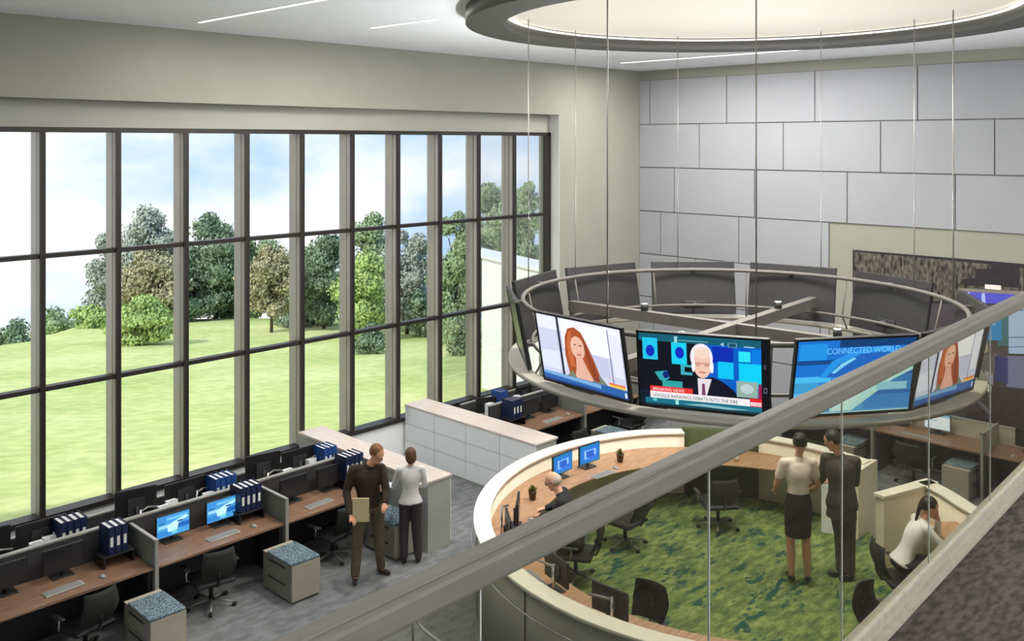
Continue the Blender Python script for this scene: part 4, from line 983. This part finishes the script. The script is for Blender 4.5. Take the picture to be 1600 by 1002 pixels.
person('woman in cream short-sleeved blouse and black pencil skirt, back turned', (px, py, .151), 1.06, dict(
  pelvis=(.0,.0,1.02), chest=(.0,.0,1.28), shL=(-.17,.0,1.43), shR=(.17,.0,1.43), head=(.03,.02,1.645), elL=(-.25,.05,1.14), wrL=(-.20,.24,1.02), elR=(.25,.03,1.14), wrR=(.26,.22,1.04), bust=(0,.07,0),
  hipL=(-.08,.0,.92), hipR=(.08,.0,.92), knL=(-.09,.0,.52), knR=(.09,.0,.52), anL=(-.085,-.02,.105), anR=(.10,-.04,.105), toeL=(-.09,.14,.03), toeR=(.13,.13,.03)),
  (.45,.8,-.45), M['skin'], CB, 'short', SK, 'skirt', HD, 'bun', SH, female=True)
px, py = unp(1316, 905, .15)
person('man in charcoal suit standing beside the woman in the black skirt', (px, py, .151), 1.06, dict(
  pelvis=(.0,.0,1.02), chest=(-.02,.0,1.28), shL=(-.17,.07,1.43), shR=(.14,-.06,1.43), head=(-.10,.03,1.645), elL=(-.20,.14,1.15), wrL=(-.24,.30,1.05), elR=(.17,.04,1.14), wrR=(-.06,.24,1.07),
  hipL=(-.07,.04,.92), hipR=(.07,-.02,.92), knL=(.0,.06,.50), knR=(.08,-.01,.50), anL=(.0,.04,.085), anR=(.08,-.04,.085), toeL=(-.18,.10,.03), toeR=(-.1,-.1,.03)),
  (-.72,.45,-.4), M['skin'], ST, 'jacket', ST, 'trousers', HD, 'short', SH)
hx, hy = MANP
person('seated older man with glasses, light thin hair and dark jacket at the pod worktop', (hx, hy, .151), 1.0, dict(
  pelvis=(.25,-.10,.60), chest=(.17,-.06,.84), shL=(.07,-.20,1.01), shR=(.13,.14,1.02), head=(-.01,.0,1.21), elL=(-.04,-.24,.80), wrL=(-.18,-.02,.77), elR=(.08,.26,.80), wrR=(-.10,.24,.77),
  hipL=(.24,-.18,.53), hipR=(.28,.0,.53), knL=(-.10,-.12,.50), knR=(-.06,.10,.50), anL=(-.12,-.10,.085), anR=(-.06,.12,.085), toeL=(-.28,-.06,.03), toeR=(-.22,.16,.03)),
  (-.85,.2,-.38), M['skin2'], mat('black_jacket', s2l(30,31,34), .8, noise_amt=.2, noise_scale=20), 'jacket', PL, 'trousers', HG, 'bald', SH, glasses=True)
px, py = WOMP
person('seated woman with dark ponytail in white shirt resting her chin on her hand', (px, py, .151), 1.0, dict(
  pelvis=(.03,.0,.60), chest=(.16,.0,.84), shL=(.24,.16,1.0), shR=(.24,-.15,.99), head=(.34,.01,1.19), elL=(.50,.16,.80), wrL=(.46,.04,1.03), elR=(.42,-.22,.78), wrR=(.56,-.06,.78), hdL=(-.25,-.1,.3), bust=(.06,0,0),
  hipL=(.0,.09,.53), hipR=(.0,-.09,.53), knL=(.42,.11,.50), knR=(.42,-.10,.50), anL=(.40,.12,.085), anR=(.38,-.1,.085), toeL=(.56,.12,.03), toeR=(.54,-.1,.03)),
  (.92,-.12,-.34), M['skin'], WB, 'loose', SK, 'trousers', HD, 'pony', SH, female=True)

# ------------------------------------------------------------------ outside
def crest(u): 
    pts = [(-400,30),(0,40),(100,50),(200,57),(1600,60)]
    for (a, x), (c, y) in zip(pts, pts[1:]):
        if u <= c: return x + (y-x)*max(0, (u-a))/(c-a)
    return 60
def ground_z(d, u):
    c = crest(u); z = -.35 - (min(d, c)-18)*.125
    if d > c: z -= (d-c)*.42 + min((d-c)*.1, .3)
    return z
def outp(d, u): l = (u-800)/1446*d; return (d*.7197 + l*.694, d*.694 - l*.7197)
vs = []; fs = []; NU, ND = 70, 60
for i in range(ND+1):
    d = 12.5 + (150-12.5)*(i/ND)**1.8
    for j in range(NU+1):
        u = -1100 + 3400*j/NU; x, y = outp(d, u); z = ground_z(d, u) + .12*noise.noise(Vector((x*.15, y*.15, 0)))
        if y < 13.32: y = 13.32
        vs.append((x, y, z))
for i in range(ND):
    for j in range(NU): a = i*(NU+1)+j; fs.append((a, a+1, a+NU+2, a+NU+1))
b = MB(); b.add(vs, fs, M['meadow'], True); o = b.build('meadow_ground'); struct(o)
LEAF = [mat('leaf_mid', s2l(160,180,138), .9, noise_amt=.35, noise_scale=1.5, spec=.1), mat('leaf_dark', s2l(132,152,124), .9, noise_amt=.35, noise_scale=1.5, spec=.1), mat('leaf_bright', s2l(184,206,134), .9, noise_amt=.3, noise_scale=1.5, spec=.1), mat('leaf_olive', s2l(186,180,146), .9, noise_amt=.35, noise_scale=1.5, spec=.1), mat('leaf_grey', s2l(176,184,172), .9, noise_amt=.3, noise_scale=1.5, spec=.1)]  # leaf tones raised paler to carry the haze in their colour
def tree(label, u, d, vtop, wpx, kind, shape='round', nq=3600, clear=.12, name='tree'):
    x, y = outp(d, u); z0 = ground_z(d, u)
    Ht = H - (vtop-222)*d/1446 - z0; Wd = wpx*d/1446/2*1.3
    t = thing(name, label, 'tree' if name == 'tree' else 'shrub', (x, y, z0), 0, 'trees and shrubs on the meadow'); m = LEAF[kind]; rng = random.Random(int(u*7+d))
    lobes = []; nl = 16 if shape != 'shrub' else 9
    for k in range(nl):
        f = (k+.5)/nl; zz = clear + (1-clear)*f
        if shape == 'cone': wr = Wd*(1.05-f)*.9 + .1*Wd
        elif shape == 'umbrella': wr = Wd*(.45 + .55*f) if f < .8 else Wd*.6
        else: wr = Wd*math.sqrt(max(.08, 1-(2*f-1)**2*.85))
        a = rng.uniform(0, 2*PI); rr = wr*rng.uniform(.25,.62); lr = max(wr*rng.uniform(.38,.6), .12*Wd)
        lobes.append((Vector((rr*math.cos(a), rr*math.sin(a), Ht*zz - lr*.4*f)), lr, min(lr, Ht*(1-clear)/nl*2.4)))
    b = MB(); qs = max(.05, .0019*d); nq *= 2
    for q in range(nq):
        c, lr, lz = lobes[rng.randrange(nl)]; v = Vector((rng.gauss(0,1), rng.gauss(0,1), rng.gauss(0,1))).normalized(); rad = rng.uniform(.6, 1.2)
        p = c + Vector((v.x*lr*rad, v.y*lr*rad, v.z*lz*rad)); 
        if p.z < Ht*clear*.6: continue
        n1 = (v + Vector((rng.uniform(-.8,.8), rng.uniform(-.8,.8), rng.uniform(-.5,.8)))).normalized(); a1 = n1.orthogonal().normalized(); b1 = n1.cross(a1); sz = qs*rng.uniform(.6,1.4)
        b.add([p+a1*sz, p+b1*sz*.6, p-a1*sz, p-b1*sz*.6], [(0,1,2,3)], m)
    for c, lr, lz in lobes: b.sphere(c, (lr*.58, lr*.58, lz*.58), m, 2)
    b.build('crown', t, fix=False)
    b = MB(); th = max(.05, Ht*.022); b.tube([(0,0,-.3),(th*.3,0,Ht*.3),(0,th*.4,Ht*.75)], th, M['bark'], 8, r_end=th*.35)
    for k in range(4): c = lobes[(k*4+2) % nl][0]; b.tube([(0,0,max(.1, c.z*.6)), c*.9], th*.4, M['bark'], 6, r_end=th*.15)
    b.build('trunk', t); return t
tree('ragged grey-green tree at the left end of the big clump', 168, 58, 368, 62, 4, 'round')
tree('tall flat-topped tree, highest of the left clump', 228, 57.5, 330, 96, 4, 'umbrella', clear=.3)
tree('dark green tree with a pointed top, right of the flat-topped one', 338, 57, 338, 92, 1)
tree('olive-brown tree low in the middle of the left clump', 238, 54, 392, 96, 3)
tree('dark broad tree behind the fourth window bay', 300, 56, 396, 110, 1)
tree('olive spreading tree with a visible trunk, seen through the fifth bay', 424, 47, 388, 84, 3, clear=.25)
tree('pale tree crown behind the olive spreading tree', 400, 58, 372, 80, 0)
tree('dark green dense tree in the sixth window bay', 506, 50, 368, 82, 1, nq=4200)
tree('tall green tree with a narrow top in the seventh bay', 578, 47, 336, 76, 0, nq=4200)
tree('yellow-green drooping tree in front of the tall one, seventh bay', 566, 42, 398, 84, 2, nq=4200)
tree('slim grey-green cypress shape in the eighth window bay', 636, 46, 362, 82, 4)
tree('hazy tree filling the gap behind the dark broad tree', 270, 59.5, 378, 110, 0)
tree('low wide pale tree between the fourth and fifth bays', 372, 59.5, 392, 120, 0)
tree('hazy pale tree left of the dark green dense one', 466, 58, 392, 84, 0)
tree('dark tree low behind the yellow-green drooping one', 612, 52, 410, 80, 1)
tree('pale tree low behind the slim grey-green one', 668, 50, 410, 70, 4)
tree('pale wide tree left of the light green one by the building', 735, 45, 350, 80, 0)
tree('pale green tree left of the white building', 712, 42, 332, 70, 0)
tree('light green tree rising above the white building', 768, 44, 288, 84, 0, clear=.3)
tree('small light tree top at the right end of the windows', 826, 44, 284, 50, 0, clear=.3)
tree('round bright green tree standing alone on the meadow', 216, 40, 462, 92, 2, nq=4400, clear=.1)
tree('mid green bush at the left end of the tree line', 140, 50, 478, 60, 2, 'shrub', 1500, .02, 'shrub')
tree('long low hedge bush left on the skyline', 92, 53, 486, 90, 0, 'shrub', 1500, .02, 'shrub')
tree('dark bushes at the extreme left of the skyline', 22, 46, 506, 70, 1, 'shrub', 1500, .02, 'shrub')
tree('dark low shrub under the seventh bay tree', 578, 37, 512, 50, 1, 'shrub', 900, .02, 'shrub')
tree('low shrub beside the white building', 716, 36, 488, 56, 0, 'shrub', 1200, .02, 'shrub')
tree('dark low bushes under the middle trees', 480, 52, 470, 90, 1, 'shrub', 1200, .02, 'shrub')
tree('dark low bushes below the grey-green cypress shape', 660, 44, 455, 60, 1, 'shrub', 1200, .02, 'shrub')
t = thing('white_building', 'plain white building wing seen through the last window bays', 'building', (*outp(30, 900), -3))
x0, y0 = outp(27, 753); x1, y1 = outp(22.5, 905); ox, oy = outp(30, 900)
ztop = H - (402-222)*27/1446
b = MB(); b.prism([(x0-ox, y0-oy), (x1-ox, y1-oy), (x1-ox+1.2, y1-oy+1.2), (x0-ox+1.2, y0-oy+1.2)], 0, ztop+3, M['bldg']); b.build('building_wall', t)
b = MB(); b.prism([(x0-ox-.1, y0-oy-.02), (x1-ox-.1, y1-oy-.02), (x1-ox+1.2, y1-oy+1.25), (x0-ox+1.2, y0-oy+1.25)], ztop+3, ztop+3.08, M['lam']); b.build('roof_edge', t)

# ------------------------------------------------------------------ sky and sun
wd = bpy.data.worlds.new('sky'); bpy.context.scene.world = wd; wd.use_nodes = True; nt = wd.node_tree; bg = nt.nodes['Background']
tc = nt.nodes.new('ShaderNodeTexCoord'); mp = nt.nodes.new('ShaderNodeMapping'); mp.inputs['Scale'].default_value = (1, 1, 2.2); mp.inputs['Location'].default_value = (.3, .1, 0)
n = nt.nodes.new('ShaderNodeTexNoise'); n.inputs['Scale'].default_value = 3.2; n.inputs['Detail'].default_value = 8; n.inputs['Roughness'].default_value = .55
nt.links.new(tc.outputs['Generated'], mp.inputs[0]); nt.links.new(mp.outputs[0], n.inputs['Vector'])
dt = nt.nodes.new('ShaderNodeVectorMath'); dt.operation = 'DOT_PRODUCT'; dt.inputs[1].default_value = (.70, -.72, .0); nt.links.new(tc.outputs['Generated'], dt.inputs[0])
ma = nt.nodes.new('ShaderNodeMath'); ma.operation = 'MULTIPLY_ADD'; ma.inputs[1].default_value = -.55; ma.inputs[2].default_value = -.04; nt.links.new(dt.outputs['Value'], ma.inputs[0])
ad = nt.nodes.new('ShaderNodeMath'); ad.operation = 'ADD'; nt.links.new(n.outputs['Fac'], ad.inputs[0]); nt.links.new(ma.outputs[0], ad.inputs[1])
rp = nt.nodes.new('ShaderNodeValToRGB'); rp.color_ramp.elements[0].position = .44; rp.color_ramp.elements[1].position = .62
rp.color_ramp.elements[0].color = (*s2l(182,212,246), 1); rp.color_ramp.elements[1].color = (*s2l(246,247,252), 1)
nt.links.new(ad.outputs[0], rp.inputs[0]); nt.links.new(rp.outputs[0], bg.inputs[0]); bg.inputs[1].default_value = 1.25
sn = bpy.data.lights.new('sun', 'SUN'); sn.energy = 3.3; sn.angle = R(2); sn.color = (1, .96, .88); so = bpy.data.objects.new('sun', sn); COL.objects.link(so)
so.rotation_euler = Vector((-.75, -.14, .66)).to_track_quat('Z', 'Y').to_euler()
# daylight entering through the tall windows
sc = bpy.context.scene; sc.view_settings.view_transform = 'Standard'; sc.view_settings.look = 'None'; sc.view_settings.gamma = 1; sc.view_settings.exposure = 0.0
